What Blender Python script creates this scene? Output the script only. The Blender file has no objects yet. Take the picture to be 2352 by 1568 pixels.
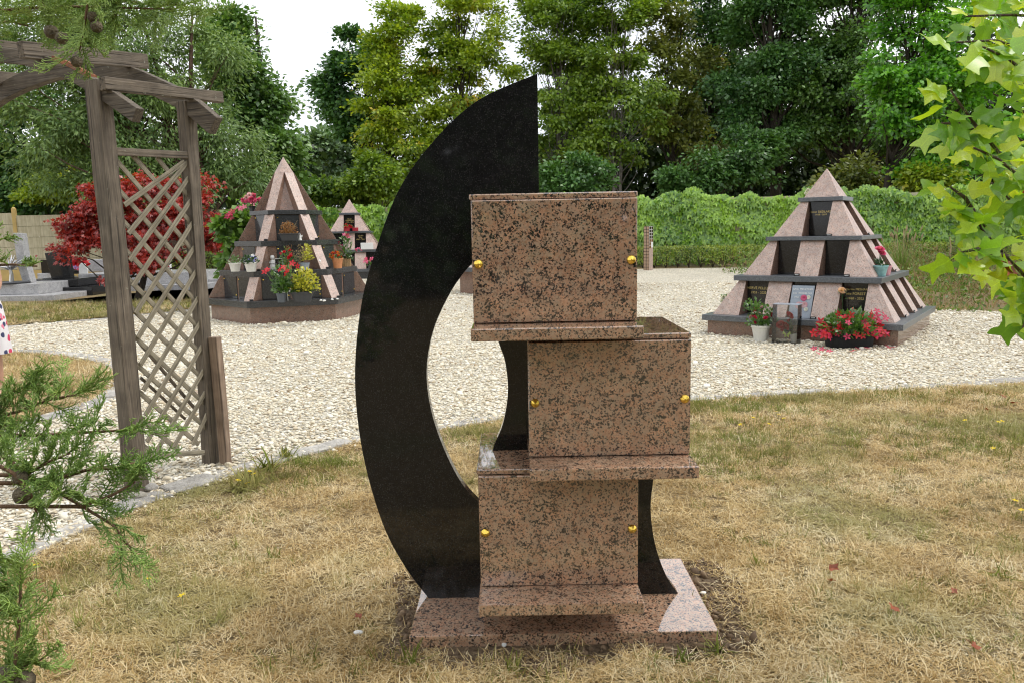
import bpy, bmesh, math, random
import numpy as np
from mathutils import Vector, Matrix, Euler

S = bpy.context.scene
COL = S.collection
R = math.radians

# ------------------------------------------------------------------ camera
CAM_H = 1.55                                   # eye height of the photographer, metres
PITCH = math.atan(252 / 1760.0)                # looking slightly down
ROLL = R(1.1)                                  # camera held slightly askew
FOC = 1760.0                                   # focal length in units of a 2352-wide frame
cd = bpy.data.cameras.new('camera')
cam = bpy.data.objects.new('camera', cd)
COL.objects.link(cam)
cd.sensor_width = 36.0
cd.lens = 36.0 * FOC / 2352.0
cd.clip_start = 0.05
cd.clip_end = 2000.0
cam.matrix_world = Matrix.Translation((0, 0, CAM_H)) @ Matrix.Rotation(math.pi / 2 - PITCH, 4, 'X') @ Matrix.Rotation(-ROLL, 4, 'Z')
S.camera = cam

# ------------------------------------------------------------------ sky and sun (bright overcast day)
SUN_EL, SUN_AZ = R(60), R(80)                  # azimuth measured from +Y (view direction) towards +X
w = bpy.data.worlds.new('World')
S.world = w
w.use_nodes = True
nt = w.node_tree
nt.nodes.clear()
wo = nt.nodes.new('ShaderNodeOutputWorld')
bg = nt.nodes.new('ShaderNodeBackground')
bg.inputs['Strength'].default_value = 0.1
sky = nt.nodes.new('ShaderNodeTexSky')
sky.sky_type = 'NISHITA'
sky.sun_disc = False
sky.sun_elevation = SUN_EL
sky.sun_rotation = SUN_AZ
sky.dust_density = 3.0
wtc = nt.nodes.new('ShaderNodeTexCoord')
wn = nt.nodes.new('ShaderNodeTexNoise')
wn.inputs['Scale'].default_value = 2.2
wn.inputs['Detail'].default_value = 5
wr = nt.nodes.new('ShaderNodeValToRGB')
wr.color_ramp.elements[0].position = 0.3
wr.color_ramp.elements[0].color = (0.60, 0.64, 0.70, 1)
wr.color_ramp.elements[1].position = 0.68
wr.color_ramp.elements[1].color = (1.0, 1.0, 1.0, 1)
wm = nt.nodes.new('ShaderNodeVectorMath')
wm.operation = 'SCALE'
wm.inputs['Scale'].default_value = 13.5
mix = nt.nodes.new('ShaderNodeMix')
mix.data_type = 'RGBA'
mix.inputs[0].default_value = 0.88             # cloud cover
L = nt.links.new
L(wtc.outputs['Generated'], wn.inputs['Vector'])
L(wn.outputs['Fac'], wr.inputs['Fac'])
L(wr.outputs['Color'], wm.inputs[0])
L(sky.outputs['Color'], mix.inputs[6])
L(wm.outputs['Vector'], mix.inputs[7])
L(mix.outputs[2], bg.inputs['Color'])
L(bg.outputs[0], wo.inputs['Surface'])

sl = bpy.data.lights.new('sun', 'SUN')
sl.energy = 1.5
sl.angle = R(14)
sl.color = (1.0, 0.96, 0.9)
so = bpy.data.objects.new('sun', sl)
COL.objects.link(so)
sd = Vector((math.sin(SUN_AZ) * math.cos(SUN_EL), math.cos(SUN_AZ) * math.cos(SUN_EL), math.sin(SUN_EL)))
so.rotation_euler = sd.to_track_quat('Z', 'Y').to_euler()
so.location = sd * 60

S.render.engine = 'CYCLES'
S.view_settings.view_transform = 'Standard'
S.view_settings.look = 'None'
S.view_settings.exposure = 0.42
S.view_settings.gamma = 1.0
cy = S.cycles
cy.use_denoising = True
cy.filter_width = 1.15
cy.max_bounces = 6
cy.diffuse_bounces = 2
cy.glossy_bounces = 2
cy.transmission_bounces = 3
cy.transparent_max_bounces = 8
cy.caustics_reflective = False
cy.caustics_refractive = False
cy.use_adaptive_sampling = True
cy.adaptive_threshold = 0.025

# ------------------------------------------------------------------ surveying helpers: sight lines -> metres
def ray(x, y):
    a, b = (x - 1176) / FOC, (784 - y) / FOC
    c, s = math.cos(-ROLL), math.sin(-ROLL)
    u, v = a * c - b * s, a * s + b * c
    return np.array([u, math.cos(PITCH) + v * math.sin(PITCH), v * math.cos(PITCH) - math.sin(PITCH)])
def at(x, y, Y):
    r = ray(x, y)
    return np.array([0, 0, CAM_H]) + r * (Y / r[1])
def gp(x, y, z=0.0):
    r = ray(x, y)
    return np.array([0, 0, CAM_H]) + r * ((z - CAM_H) / r[2])

# ------------------------------------------------------------------ object helpers
def tag(o, label=None, cat=None, group=None, kind=None):
    if label: o['label'] = label
    if cat: o['category'] = cat
    if group: o['group'] = group
    if kind: o['kind'] = kind
    return o
def empty(name, loc, rz=0.0, label=None, cat=None, group=None, scale=1.0):
    o = bpy.data.objects.new(name, None)
    COL.objects.link(o)
    o.location = loc
    o.rotation_euler = (0, 0, rz)
    o.scale = (scale,) * 3
    o.empty_display_size = 0.1
    return tag(o, label, cat, group)
def link(name, me, mat=None, parent=None, loc=None, rot=None, scale=None):
    o = bpy.data.objects.new(name, me)
    COL.objects.link(o)
    if mat is not None and not me.materials: me.materials.append(mat)
    if parent is not None: o.parent = parent
    if loc is not None: o.location = loc
    if rot is not None: o.rotation_euler = rot
    if scale is not None: o.scale = (scale,) * 3 if not hasattr(scale, '__len__') else scale
    return o

class MB:
    """collects shapes, then links them as one mesh object"""
    def __init__(s): s.v, s.f = [], []
    def add(s, vs, fs):
        n = len(s.v)
        s.v += [tuple(map(float, p)) for p in vs]
        s.f += [tuple(i + n for i in f) for f in fs]
        return s
    def box(s, x0, x1, y0, y1, z0, z1):
        v = [(x0,y0,z0),(x1,y0,z0),(x1,y1,z0),(x0,y1,z0),(x0,y0,z1),(x1,y0,z1),(x1,y1,z1),(x0,y1,z1)]
        return s.add(v, [(0,3,2,1),(4,5,6,7),(0,1,5,4),(1,2,6,5),(2,3,7,6),(3,0,4,7)])
    def loft(s, loops, cap=True, closed=True):
        n = len(loops[0])
        vs = [p for lp in loops for p in lp]
        fs = []
        for k in range(len(loops) - 1):
            for i in range(n if closed else n - 1):
                j = (i + 1) % n
                fs.append((k*n+i, k*n+j, (k+1)*n+j, (k+1)*n+i))
        if cap:
            fs.append(tuple(range(n-1, -1, -1)))
            fs.append(tuple((len(loops)-1)*n + i for i in range(n)))
        return s.add(vs, fs)
    def prism(s, poly, z0, z1):
        return s.loft([[(x, y, z0) for x, y in poly], [(x, y, z1) for x, y in poly]])
    def lathe(s, prof, n=20, c=(0, 0, 0), cap=True):
        lp = [[(c[0] + r*math.cos(2*math.pi*i/n), c[1] + r*math.sin(2*math.pi*i/n), c[2] + z) for i in range(n)] for r, z in prof]
        return s.loft(lp, cap)
    def tube(s, pts, rad, n=6):
        pts = [Vector(p) for p in pts]
        if not hasattr(rad, '__len__'): rad = [rad] * len(pts)
        loops = []
        for i, p in enumerate(pts):
            d = (pts[min(i+1, len(pts)-1)] - pts[max(i-1, 0)])
            d = d.normalized() if d.length > 1e-9 else Vector((0, 0, 1))
            a = d.cross(Vector((0.13, 0.97, 0.2)) if abs(d.z) > 0.9 else Vector((0, 0, 1))).normalized()
            b = d.cross(a)
            loops.append([p + (a*math.cos(2*math.pi*k/n) + b*math.sin(2*math.pi*k/n)) * rad[i] for k in range(n)])
        return s.loft(loops)
    def ball(s, c, r, n=10, m=7, sq=(1, 1, 1)):
        prof = [(math.sin(math.pi*(k+0.02)/(m+0.04)) * r, -math.cos(math.pi*(k+0.02)/(m+0.04)) * r) for k in range(m + 1)]
        lp = [[(c[0] + q*math.cos(2*math.pi*i/n)*sq[0], c[1] + q*math.sin(2*math.pi*i/n)*sq[1], c[2] + z*sq[2]) for i in range(n)] for q, z in prof]
        return s.loft(lp)
    def mesh(s, name, smooth=False):
        me = bpy.data.meshes.new(name)
        me.from_pydata(s.v, [], s.f)
        bm = bmesh.new(); bm.from_mesh(me)
        bmesh.ops.recalc_face_normals(bm, faces=bm.faces)
        bm.to_mesh(me); bm.free()
        if smooth: me.shade_smooth()
        return me
    def build(s, name, mat, parent=None, smooth=False, bevel=0.0, off=None, seg=2, side=None):
        if off is not None: s.v = [(p[0]-off[0], p[1]-off[1], p[2]-off[2]) for p in s.v]
        me = s.mesh(name, smooth)
        me.materials.append(mat)
        if side is not None:
            me.materials.append(side)
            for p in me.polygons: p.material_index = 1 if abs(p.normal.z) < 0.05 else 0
        o = link(name, me, None, parent)
        if bevel:
            b = o.modifiers.new('bevel', 'BEVEL'); b.width = bevel; b.segments = seg; b.limit_method = 'ANGLE'; b.angle_limit = R(30)
        return o

def big_mesh(name, V, F, mat, parent=None, smooth=False, tint=None):
    """V (n,3) float, F (m,k) int: fast path for heavy meshes; tint: per-face value"""
    V = np.asarray(V, np.float32); F = np.asarray(F, np.int32)
    me = bpy.data.meshes.new(name)
    m, k = F.shape
    me.vertices.add(len(V)); me.vertices.foreach_set('co', V.ravel())
    me.loops.add(m * k); me.loops.foreach_set('vertex_index', F.ravel())
    me.polygons.add(m)
    me.polygons.foreach_set('loop_start', np.arange(0, m * k, k, dtype=np.int32))
    me.update(calc_edges=True)
    if smooth: me.shade_smooth()
    if tint is not None:
        a = me.attributes.new('tint', 'FLOAT', 'FACE')
        a.data.foreach_set('value', np.asarray(tint, np.float32))
    if mat is not None: me.materials.append(mat)
    if parent is False: return me
    return link(name, me, None, parent)

def unit(a): return a / np.maximum(np.linalg.norm(a, axis=-1, keepdims=True), 1e-9)
def leaf_quads(P, D, N, ln, wd):
    """rhombic leaves: base P, direction D, surface normal N, length ln, half-width wd -> V, F"""
    D = unit(D); Sd = unit(np.cross(D, N)); ln = np.asarray(ln)[:, None]; wd = np.asarray(wd)[:, None]
    Nn = np.cross(Sd, D)
    V = np.stack([P, P + D*ln*0.45 + Sd*wd + Nn*wd*0.25, P + D*ln, P + D*ln*0.45 - Sd*wd + Nn*wd*0.25], 1)
    n = len(P)
    return V.reshape(-1, 3), np.arange(4*n).reshape(n, 4)
def lobed_leaves(P, D, N, ln):
    """five-pointed vine or maple leaves (a star of 5 rhombs joined at the stalk) -> V, F"""
    D = unit(D); Sd = unit(np.cross(D, N)); N2 = np.cross(Sd, D)
    n = len(P); Vs = []; Fs = []
    ln = np.asarray(ln)[:, None]
    for k, (a, l) in enumerate([(-1.9, .55), (-0.95, .82), (0, 1.0), (0.95, .82), (1.9, .55)]):
        d = D*math.cos(a) + Sd*math.sin(a); s2 = np.cross(d, N2)
        V = np.stack([P, P + d*ln*l*.5 + s2*ln*.2 + N2*ln*.05, P + d*ln*l - N2*ln*.08, P + d*ln*l*.5 - s2*ln*.2 + N2*ln*.05], 1)
        Vs.append(V)
    V = np.concatenate(Vs, 1).reshape(-1, 3)
    return V, np.arange(20*n).reshape(5*n, 4)

def text_mesh(body, size, align='CENTER', extrude=0.0008):
    c = bpy.data.curves.new('writing', 'FONT')
    c.body = body; c.size = size; c.align_x = align; c.align_y = 'CENTER'; c.extrude = extrude; c.resolution_u = 2
    o = bpy.data.objects.new('writing', c); COL.objects.link(o)
    dg = bpy.context.evaluated_depsgraph_get()
    me = bpy.data.meshes.new_from_object(o.evaluated_get(dg))
    bpy.data.objects.remove(o); bpy.data.curves.remove(c)
    return me

def scatter(name, pts, protos, scl, rot, label=None, cat=None, kind='stuff', parent=None, tint=None):
    """uncountable small stuff: prototype meshes repeated over points with geometry nodes"""
    pts = np.asarray(pts, np.float32)
    me = bpy.data.meshes.new(name)
    me.vertices.add(len(pts)); me.vertices.foreach_set('co', pts.ravel())
    a = me.attributes.new('scl', 'FLOAT', 'POINT'); a.data.foreach_set('value', np.asarray(scl, np.float32))
    a = me.attributes.new('rot', 'FLOAT_VECTOR', 'POINT'); a.data.foreach_set('vector', np.asarray(rot, np.float32).ravel())
    a = me.attributes.new('idx', 'INT', 'POINT'); a.data.foreach_set('value', np.random.default_rng(len(pts)).integers(0, len(protos), len(pts)).astype(np.int32))
    if tint is not None:
        a = me.attributes.new('tint', 'FLOAT', 'POINT'); a.data.foreach_set('value', np.asarray(tint, np.float32))
    pc = bpy.data.collections.new(name + '_forms')
    for i, p in enumerate(protos):
        pc.objects.link(bpy.data.objects.new(name + '_form_%02d' % i, p))
    g = bpy.data.node_groups.new(name + '_scatter', 'GeometryNodeTree')
    g.interface.new_socket('Geometry', in_out='INPUT', socket_type='NodeSocketGeometry')
    g.interface.new_socket('Geometry', in_out='OUTPUT', socket_type='NodeSocketGeometry')
    n = g.nodes.new
    gi, go = n('NodeGroupInput'), n('NodeGroupOutput')
    iop, ci = n('GeometryNodeInstanceOnPoints'), n('GeometryNodeCollectionInfo')
    ci.inputs['Collection'].default_value = pc
    ci.inputs['Separate Children'].default_value = True
    ci.inputs['Reset Children'].default_value = True
    iop.inputs['Pick Instance'].default_value = True
    def na(nm, tp):
        q = n('GeometryNodeInputNamedAttribute'); q.data_type = tp; q.inputs['Name'].default_value = nm
        return q.outputs['Attribute']
    e2r = n('FunctionNodeEulerToRotation')
    k = g.links.new
    k(gi.outputs[0], iop.inputs['Points']); k(ci.outputs[0], iop.inputs['Instance'])
    k(na('idx', 'INT'), iop.inputs['Instance Index'])
    k(na('rot', 'FLOAT_VECTOR'), e2r.inputs[0]); k(e2r.outputs[0], iop.inputs['Rotation'])
    k(na('scl', 'FLOAT'), iop.inputs['Scale']); k(iop.outputs[0], go.inputs[0])
    o = link(name, me, None, parent)
    m = o.modifiers.new('scatter', 'NODES'); m.node_group = g
    return tag(o, label, cat, None, kind)

def inside(poly, P):
    x, y = P[:, 0], P[:, 1]; r = np.zeros(len(P), bool); n = len(poly)
    for i in range(n):
        x0, y0 = poly[i]; x1, y1 = poly[(i+1) % n]
        if y0 == y1: continue
        c = ((y0 > y) != (y1 > y)) & (x < (x1-x0)*(y-y0)/(y1-y0) + x0)
        r ^= c
    return r

# ------------------------------------------------------------------ materials
MATS = {}
class NT:
    def __init__(s, name):
        s.m = bpy.data.materials.new(name); s.m.use_nodes = True
        s.t = s.m.node_tree; s.t.nodes.clear()
        s.out = s.t.nodes.new('ShaderNodeOutputMaterial')
    def n(s, tp, **kw):
        q = s.t.nodes.new('ShaderNode' + tp)
        for k, v in kw.items():
            if hasattr(q, k) and k not in ('inputs',): setattr(q, k, v)
        return q
    def l(s, a, b): s.t.links.new(a, b)
    def noise(s, vec, scale, detail=4, rough=0.5, dist=0.0):
        q = s.n('TexNoise'); q.inputs['Scale'].default_value = scale; q.inputs['Detail'].default_value = detail
        q.inputs['Roughness'].default_value = rough; q.inputs['Distortion'].default_value = dist
        if vec is not None: s.l(vec, q.inputs['Vector'])
        return q.outputs['Fac']
    def vor(s, vec, scale, feature='F1', out='Color', rnd=1.0):
        q = s.n('TexVoronoi'); q.feature = feature; q.inputs['Scale'].default_value = scale; q.inputs['Randomness'].default_value = rnd
        if vec is not None: s.l(vec, q.inputs['Vector'])
        return q.outputs[out]
    def ramp(s, fac, stops, interp='LINEAR'):
        q = s.n('ValToRGB'); cr = q.color_ramp; cr.interpolation = interp
        while len(cr.elements) < len(stops): cr.elements.new(0.5)
        for e, (p, c) in zip(cr.elements, stops):
            e.position = p; e.color = (c, c, c, 1) if not hasattr(c, '__len__') else (*c, 1)
        s.l(fac, q.inputs['Fac']); return q.outputs['Color']
    def mix(s, fac, a, b, mode='MIX'):
        q = s.n('Mix'); q.data_type = 'RGBA'; q.blend_type = mode
        for v, i in ((fac, 0), (a, 6), (b, 7)):
            if hasattr(v, 'is_linked'): s.l(v, q.inputs[i])
            elif i == 0: q.inputs[0].default_value = v
            else: q.inputs[i].default_value = (*v, 1)
        return q.outputs[2]
    def math(s, op, a, b=0.5):
        q = s.n('Math'); q.operation = op
        for v, i in ((a, 0), (b, 1)):
            if hasattr(v, 'is_linked'): s.l(v, q.inputs[i])
            else: q.inputs[i].default_value = v
        return q.outputs[0]
    def coord(s, which='Object', scale=None, rot=None):
        c = s.n('TexCoord').outputs[which]
        if scale is None: return c
        q = s.n('Mapping'); q.inputs['Scale'].default_value = scale
        if rot: q.inputs['Rotation'].default_value = rot
        s.l(c, q.inputs['Vector']); return q.outputs[0]
    def pos(s): return s.n('NewGeometry').outputs['Position']
    def bump(s, h, dist=0.01, strength=1.0):
        q = s.n('Bump'); q.inputs['Distance'].default_value = dist; q.inputs['Strength'].default_value = strength
        s.l(h, q.inputs['Height']); return q.outputs[0]
    def principled(s, col, rough=0.5, normal=None, **kw):
        q = s.n('BsdfPrincipled')
        if hasattr(col, 'is_linked'): s.l(col, q.inputs['Base Color'])
        else: q.inputs['Base Color'].default_value = (*col, 1)
        if hasattr(rough, 'is_linked'): s.l(rough, q.inputs['Roughness'])
        else: q.inputs['Roughness'].default_value = rough
        if normal is not None: s.l(normal, q.inputs['Normal'])
        for k, v in kw.items(): q.inputs[k.replace('_', ' ')].default_value = v
        s.l(q.outputs[0], s.out.inputs['Surface']); return s.m

def plain(name, col, rough=0.6, var=0.15, scale=30, bump=0.0, **kw):
    t = NT(name); c = t.coord()
    n = t.noise(c, scale, 5)
    lo = tuple(x*(1-var) for x in col); hi = tuple(min(1, x*(1+var)) for x in col)
    nm = t.bump(t.noise(c, scale*3, 3), bump) if bump else None
    return t.principled(t.ramp(n, [(0.3, lo), (0.7, hi)]), rough, nm, **kw)

def granite(name, scale, pale, mid, dark, black, blackness=0.5, rough=0.06, grey=(0.30, 0.24, 0.19), spec=0.5):
    """polished coarse granite: interlocking feldspar grains with clustered black mica"""
    t = NT(name); c = t.coord()
    wob = t.n('VectorMath'); wob.operation = 'MULTIPLY_ADD'
    nz = t.n('TexNoise'); nz.inputs['Scale'].default_value = scale*0.8; nz.inputs['Detail'].default_value = 3; t.l(c, nz.inputs['Vector'])
    t.l(nz.outputs['Color'], wob.inputs[0]); wob.inputs[1].default_value = (1.7/scale,)*3; t.l(c, wob.inputs[2])
    cv = wob.outputs[0]
    sep = t.n('SeparateColor'); t.l(t.vor(cv, scale), sep.inputs[0])
    grains = t.ramp(sep.outputs[0], [(0.0, dark), (0.18, mid), (0.45, pale), (0.62, grey), (0.8, mid), (1.0, pale)])
    big = t.ramp(t.noise(c, scale*0.09, 4), [(0.35, (0.80, 0.78, 0.76)), (0.65, (1.14, 1.10, 1.06))])
    grains = t.mix(1.0, grains, big, 'MULTIPLY')
    grains = t.mix(t.ramp(t.noise(c, scale*0.2, 4, 0.6), [(0.42, 0), (0.62, 0.55)]), grains, grey)
    clus = t.math('ADD', t.math('MULTIPLY', t.noise(cv, scale*0.62, 5, 0.66), 0.64), t.math('MULTIPLY', t.noise(c, scale*0.18, 4), 0.36))
    msk = t.ramp(clus, [(blackness, 0), (blackness + 0.025, 1)])
    fine = t.ramp(sep.outputs[1], [(0.84, 0), (0.87, 0.85)])
    m = t.math('MAXIMUM', msk, fine)
    col = t.mix(m, grains, t.mix(sep.outputs[2], black, tuple(min(1, x*2.6) for x in black)))
    return t.principled(col, rough, None, Specular_IOR_Level=spec, **(dict(Coat_Weight=1.0, Coat_Roughness=0.02, Coat_IOR=1.55) if spec > 0.7 else {}))

def leafmat(name, c0, c1, trans=0.35, rough=0.5, extra=None, gloss=0.06, patch=0.35, amount=None):
    """leaf: diffuse + light passing through, colour varied leaf by leaf and patch by patch"""
    t = NT(name)
    g = t.n('NewGeometry')
    nz = t.noise(g.outputs['Position'], patch, 3)
    v = t.math('ADD', t.math('MULTIPLY', g.outputs['Random Per Island'], 0.6), t.math('MULTIPLY', t.math('SUBTRACT', nz, 0.3), 1.1))
    col = t.ramp(v, [(0.15, c0), (0.85, c1)])
    if extra is not None:
        e = t.ramp(t.noise(g.outputs['Position'], 0.55, 4), [(amount or 0.58, 0), ((amount or 0.58) + 0.1, 1)])
        e2 = t.math('MULTIPLY', e, t.ramp(g.outputs['Random Per Island'], [(0.3, 0), (0.5, 1)]))
        col = t.mix(e2, col, extra)
    d = t.n('BsdfDiffuse'); t.l(col, d.inputs['Color'])
    tr = t.n('BsdfTranslucent'); t.l(t.mix(1.0, col, (1.25, 1.2, 0.55), 'MULTIPLY'), tr.inputs['Color'])
    gl = t.n('BsdfGlossy'); gl.inputs['Roughness'].default_value = rough; gl.inputs['Color'].default_value = (1, 1, 1, 1)
    m1 = t.n('MixShader'); m1.inputs[0].default_value = trans
    t.l(d.outputs[0], m1.inputs[1]); t.l(tr.outputs[0], m1.inputs[2])
    m2 = t.n('MixShader'); m2.inputs[0].default_value = gloss
    t.l(m1.outputs[0], m2.inputs[1]); t.l(gl.outputs[0], m2.inputs[2])
    t.l(m2.outputs[0], t.out.inputs['Surface'])
    return t.m

def wood(name, c0, c1, c2, lichen=0.0, along=None):
    t = NT(name)
    def gcoord(sc):
        if along is None: return t.coord('Object', sc)
        q = t.n('Mapping'); q.vector_type = 'TEXTURE'; q.inputs['Rotation'].default_value = (0, 0, along); q.inputs['Scale'].default_value = tuple(1/x for x in sc)
        t.l(t.coord(), q.inputs['Vector']); return q.outputs[0]
    c = gcoord((1.2, 26, 26))
    g1 = t.noise(c, 3.0, 6, 0.65, 0.6)
    g2 = t.noise(gcoord((2, 70, 70)), 2.2, 3, 0.6)
    col = t.ramp(t.math('ADD', t.math('MULTIPLY', g1, 0.7), t.math('MULTIPLY', g2, 0.3)), [(0.3, c0), (0.52, c1), (0.72, c2)])
    st = t.ramp(t.noise(t.coord(), 7, 4), [(0.35, 0.72), (0.65, 1.1)])
    col = t.mix(1.0, col, st, 'MULTIPLY')
    crack = t.ramp(t.noise(gcoord((0.8, 34, 34)), 2.0, 2, 0.5, 0.3), [(0.33, 0.42), (0.40, 1.0)])
    col = t.mix(1.0, col, crack, 'MULTIPLY')
    if lichen:
        lm = t.ramp(t.noise(t.coord(), 24, 5, 0.7), [(0.66, 0), (0.70, 1)])
        col = t.mix(t.math('MULTIPLY', lm, lichen), col, (0.42, 0.44, 0.34))
    return t.principled(col, 0.85, t.bump(t.math('ADD', g1, crack), 0.006, 0.9))

M = {}
M['granite'] = granite('brown_granite', 190, (0.56, 0.335, 0.215), (0.45, 0.25, 0.155), (0.25, 0.14, 0.09), (0.018, 0.016, 0.016), 0.538, 0.04, (0.40, 0.31, 0.225), 0.9)
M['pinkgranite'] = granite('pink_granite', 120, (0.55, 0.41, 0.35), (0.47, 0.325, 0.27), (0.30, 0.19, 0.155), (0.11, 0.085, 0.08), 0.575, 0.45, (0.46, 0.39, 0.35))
def blackgranite(name, base, fleck, rough, sc=320):
    t = NT(name); c = t.coord()
    sep = t.n('SeparateColor'); t.l(t.vor(c, sc), sep.inputs[0])
    col = t.mix(t.ramp(sep.outputs[0], [(0.86, 0), (0.97, 1)]), base, fleck)
    col = t.mix(1.0, col, t.ramp(t.noise(c, 40, 4), [(0.3, 0.75), (0.7, 1.25)]), 'MULTIPLY')
    return t.principled(col, rough)
M['black'] = blackgranite('black_granite', (0.012, 0.012, 0.0125), (0.036, 0.035, 0.034), 0.045)
M['door'] = blackgranite('black_door_granite', (0.012, 0.012, 0.013), (0.05, 0.05, 0.05), 0.12, 200)
M['greydoor'] = blackgranite('grey_door_granite', (0.035, 0.037, 0.04), (0.10, 0.10, 0.10), 0.15, 200)
M['shelf'] = blackgranite('dark_grey_granite', (0.095, 0.105, 0.118), (0.19, 0.20, 0.21), 0.30, 160)
M['shelf2'] = blackgranite('charcoal_granite', (0.040, 0.042, 0.045), (0.11, 0.11, 0.11), 0.22, 160)
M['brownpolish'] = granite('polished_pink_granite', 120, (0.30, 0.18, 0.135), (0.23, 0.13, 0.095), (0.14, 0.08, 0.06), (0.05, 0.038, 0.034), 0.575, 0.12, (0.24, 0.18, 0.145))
M['greygranite'] = granite('light_grey_granite', 90, (0.50, 0.51, 0.53), (0.42, 0.43, 0.45), (0.30, 0.31, 0.33), (0.13, 0.135, 0.14), 0.60, 0.25, (0.46, 0.46, 0.47))
M['wood'] = wood('weathered_wood', (0.075, 0.058, 0.043), (0.155, 0.125, 0.092), (0.27, 0.225, 0.17), 0.6)
M['archwood'] = wood('weathered_arch_wood', (0.055, 0.043, 0.032), (0.13, 0.105, 0.078), (0.26, 0.22, 0.165), 0.6, math.atan2(0.402, -0.916))
M['slat'] = wood('weathered_lath', (0.16, 0.132, 0.092), (0.285, 0.25, 0.18), (0.42, 0.375, 0.285), 0.15)
M['rot'] = wood('rotten_wood', (0.10, 0.03, 0.012), (0.30, 0.11, 0.045), (0.42, 0.2, 0.09))
M['newwood'] = wood('brown_stake_wood', (0.20, 0.13, 0.09), (0.34, 0.245, 0.175), (0.46, 0.37, 0.285))
t = NT('brass'); M['brass'] = t.principled((0.80, 0.55, 0.10), 0.16, None, Metallic=1.0)
t = NT('steel'); M['steel'] = t.principled((0.55, 0.55, 0.56), 0.3, None, Metallic=1.0)
t = NT('gold_paint'); M['gold'] = t.principled((0.72, 0.56, 0.20), 0.5)
M['letterwhite'] = plain('pale_lettering', (0.72, 0.72, 0.70), 0.6)
t = NT('clear_acrylic'); 
gb = t.n('BsdfGlass'); gb.inputs['IOR'].default_value = 1.08; gb.inputs['Roughness'].default_value = 0.0; gb.inputs['Color'].default_value = (0.93, 0.95, 0.97, 1)
tb = t.n('BsdfTransparent'); tb.inputs['Color'].default_value = (0.965, 0.97, 0.975, 1)
gg = t.n('BsdfGlossy'); gg.inputs['Roughness'].default_value = 0.03
fr = t.n('Fresnel'); fr.inputs['IOR'].default_value = 1.5
ms = t.n('MixShader'); t.l(fr.outputs[0], ms.inputs[0]); t.l(tb.outputs[0], ms.inputs[1]); t.l(gg.outputs[0], ms.inputs[2])
t.l(ms.outputs[0], t.out.inputs['Surface']); M['acrylic'] = t.m
M['whitepot'] = plain('white_plastic_pot', (0.68, 0.67, 0.62), 0.45, 0.06)
M['greypot'] = plain('grey_plastic_pot', (0.10, 0.115, 0.135), 0.45, 0.1)
M['darkpot'] = plain('charcoal_plastic', (0.045, 0.047, 0.052), 0.5, 0.15)
M['blackfabric'] = plain('black_fabric', (0.010, 0.010, 0.011), 0.8, 0.3, 40, 0.004)
M['terracotta'] = plain('terracotta', (0.52, 0.22, 0.095), 0.75, 0.12)
M['bamboo'] = plain('bamboo', (0.42, 0.27, 0.13), 0.6, 0.35, 60)
M['plaster'] = plain('white_plaster', (0.72, 0.72, 0.70), 0.6, 0.08)
M['teal'] = plain('teal_ceramic', (0.22, 0.42, 0.42), 0.35, 0.3, 14)
M['pinkpot'] = plain('pink_ceramic', (0.60, 0.30, 0.34), 0.5, 0.1, 60, 0.006)
M['redpot'] = plain('red_plastic', (0.35, 0.015, 0.03), 0.35)
M['potsoil'] = plain('potting_soil', (0.035, 0.025, 0.018), 0.95, 0.4, 80, 0.01)
M['greyplate'] = plain('grey_slate_plaque', (0.27, 0.31, 0.36), 0.25, 0.08)
def petal(n, c0, c1, tr=0.3): return leafmat(n, c0, c1, tr, 0.5, None, 0.03, 6.0)
M['red'] = petal('red_petals', (0.42, 0.008, 0.02), (0.66, 0.02, 0.035))
M['crimson'] = petal('crimson_petals', (0.40, 0.01, 0.06), (0.65, 0.05, 0.14))
M['pink'] = petal('pink_petals', (0.62, 0.05, 0.19), (0.80, 0.22, 0.36))
M['palepink'] = petal('pale_pink_petals', (0.72, 0.32, 0.42), (0.82, 0.62, 0.66))
M['orange'] = petal('orange_petals', (0.66, 0.10, 0.015), (0.78, 0.22, 0.03))
M['yellow'] = petal('yellow_petals', (0.75, 0.52, 0.01), (0.85, 0.66, 0.03))
M['whitepetal'] = petal('white_petals', (0.72, 0.72, 0.68), (0.85, 0.85, 0.82))
M['blue'] = petal('blue_petals', (0.12, 0.11, 0.42), (0.3, 0.3, 0.66))
M['peach'] = petal('peach_petals', (0.78, 0.42, 0.22), (0.85, 0.62, 0.42))
M['potleaf'] = leafmat('pot_plant_leaves', (0.035, 0.105, 0.015), (0.12, 0.25, 0.035), 0.3, 0.35, None, 0.08, 5)
M['yellowleaf'] = leafmat('golden_variegated_leaves', (0.30, 0.34, 0.02), (0.62, 0.58, 0.06), 0.3, 0.4, None, 0.06, 8)
M['darkleaf'] = leafmat('dark_pot_leaves', (0.015, 0.055, 0.012), (0.05, 0.12, 0.03), 0.25, 0.35, None, 0.08, 5)
M['dryleaf'] = leafmat('dried_leaves', (0.20, 0.09, 0.03), (0.42, 0.22, 0.08), 0.2, 0.6, None, 0.02, 6)
M['drystem'] = leafmat('dried_stems', (0.30, 0.22, 0.12), (0.48, 0.38, 0.22), 0.2, 0.6, None, 0.02, 6)

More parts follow.
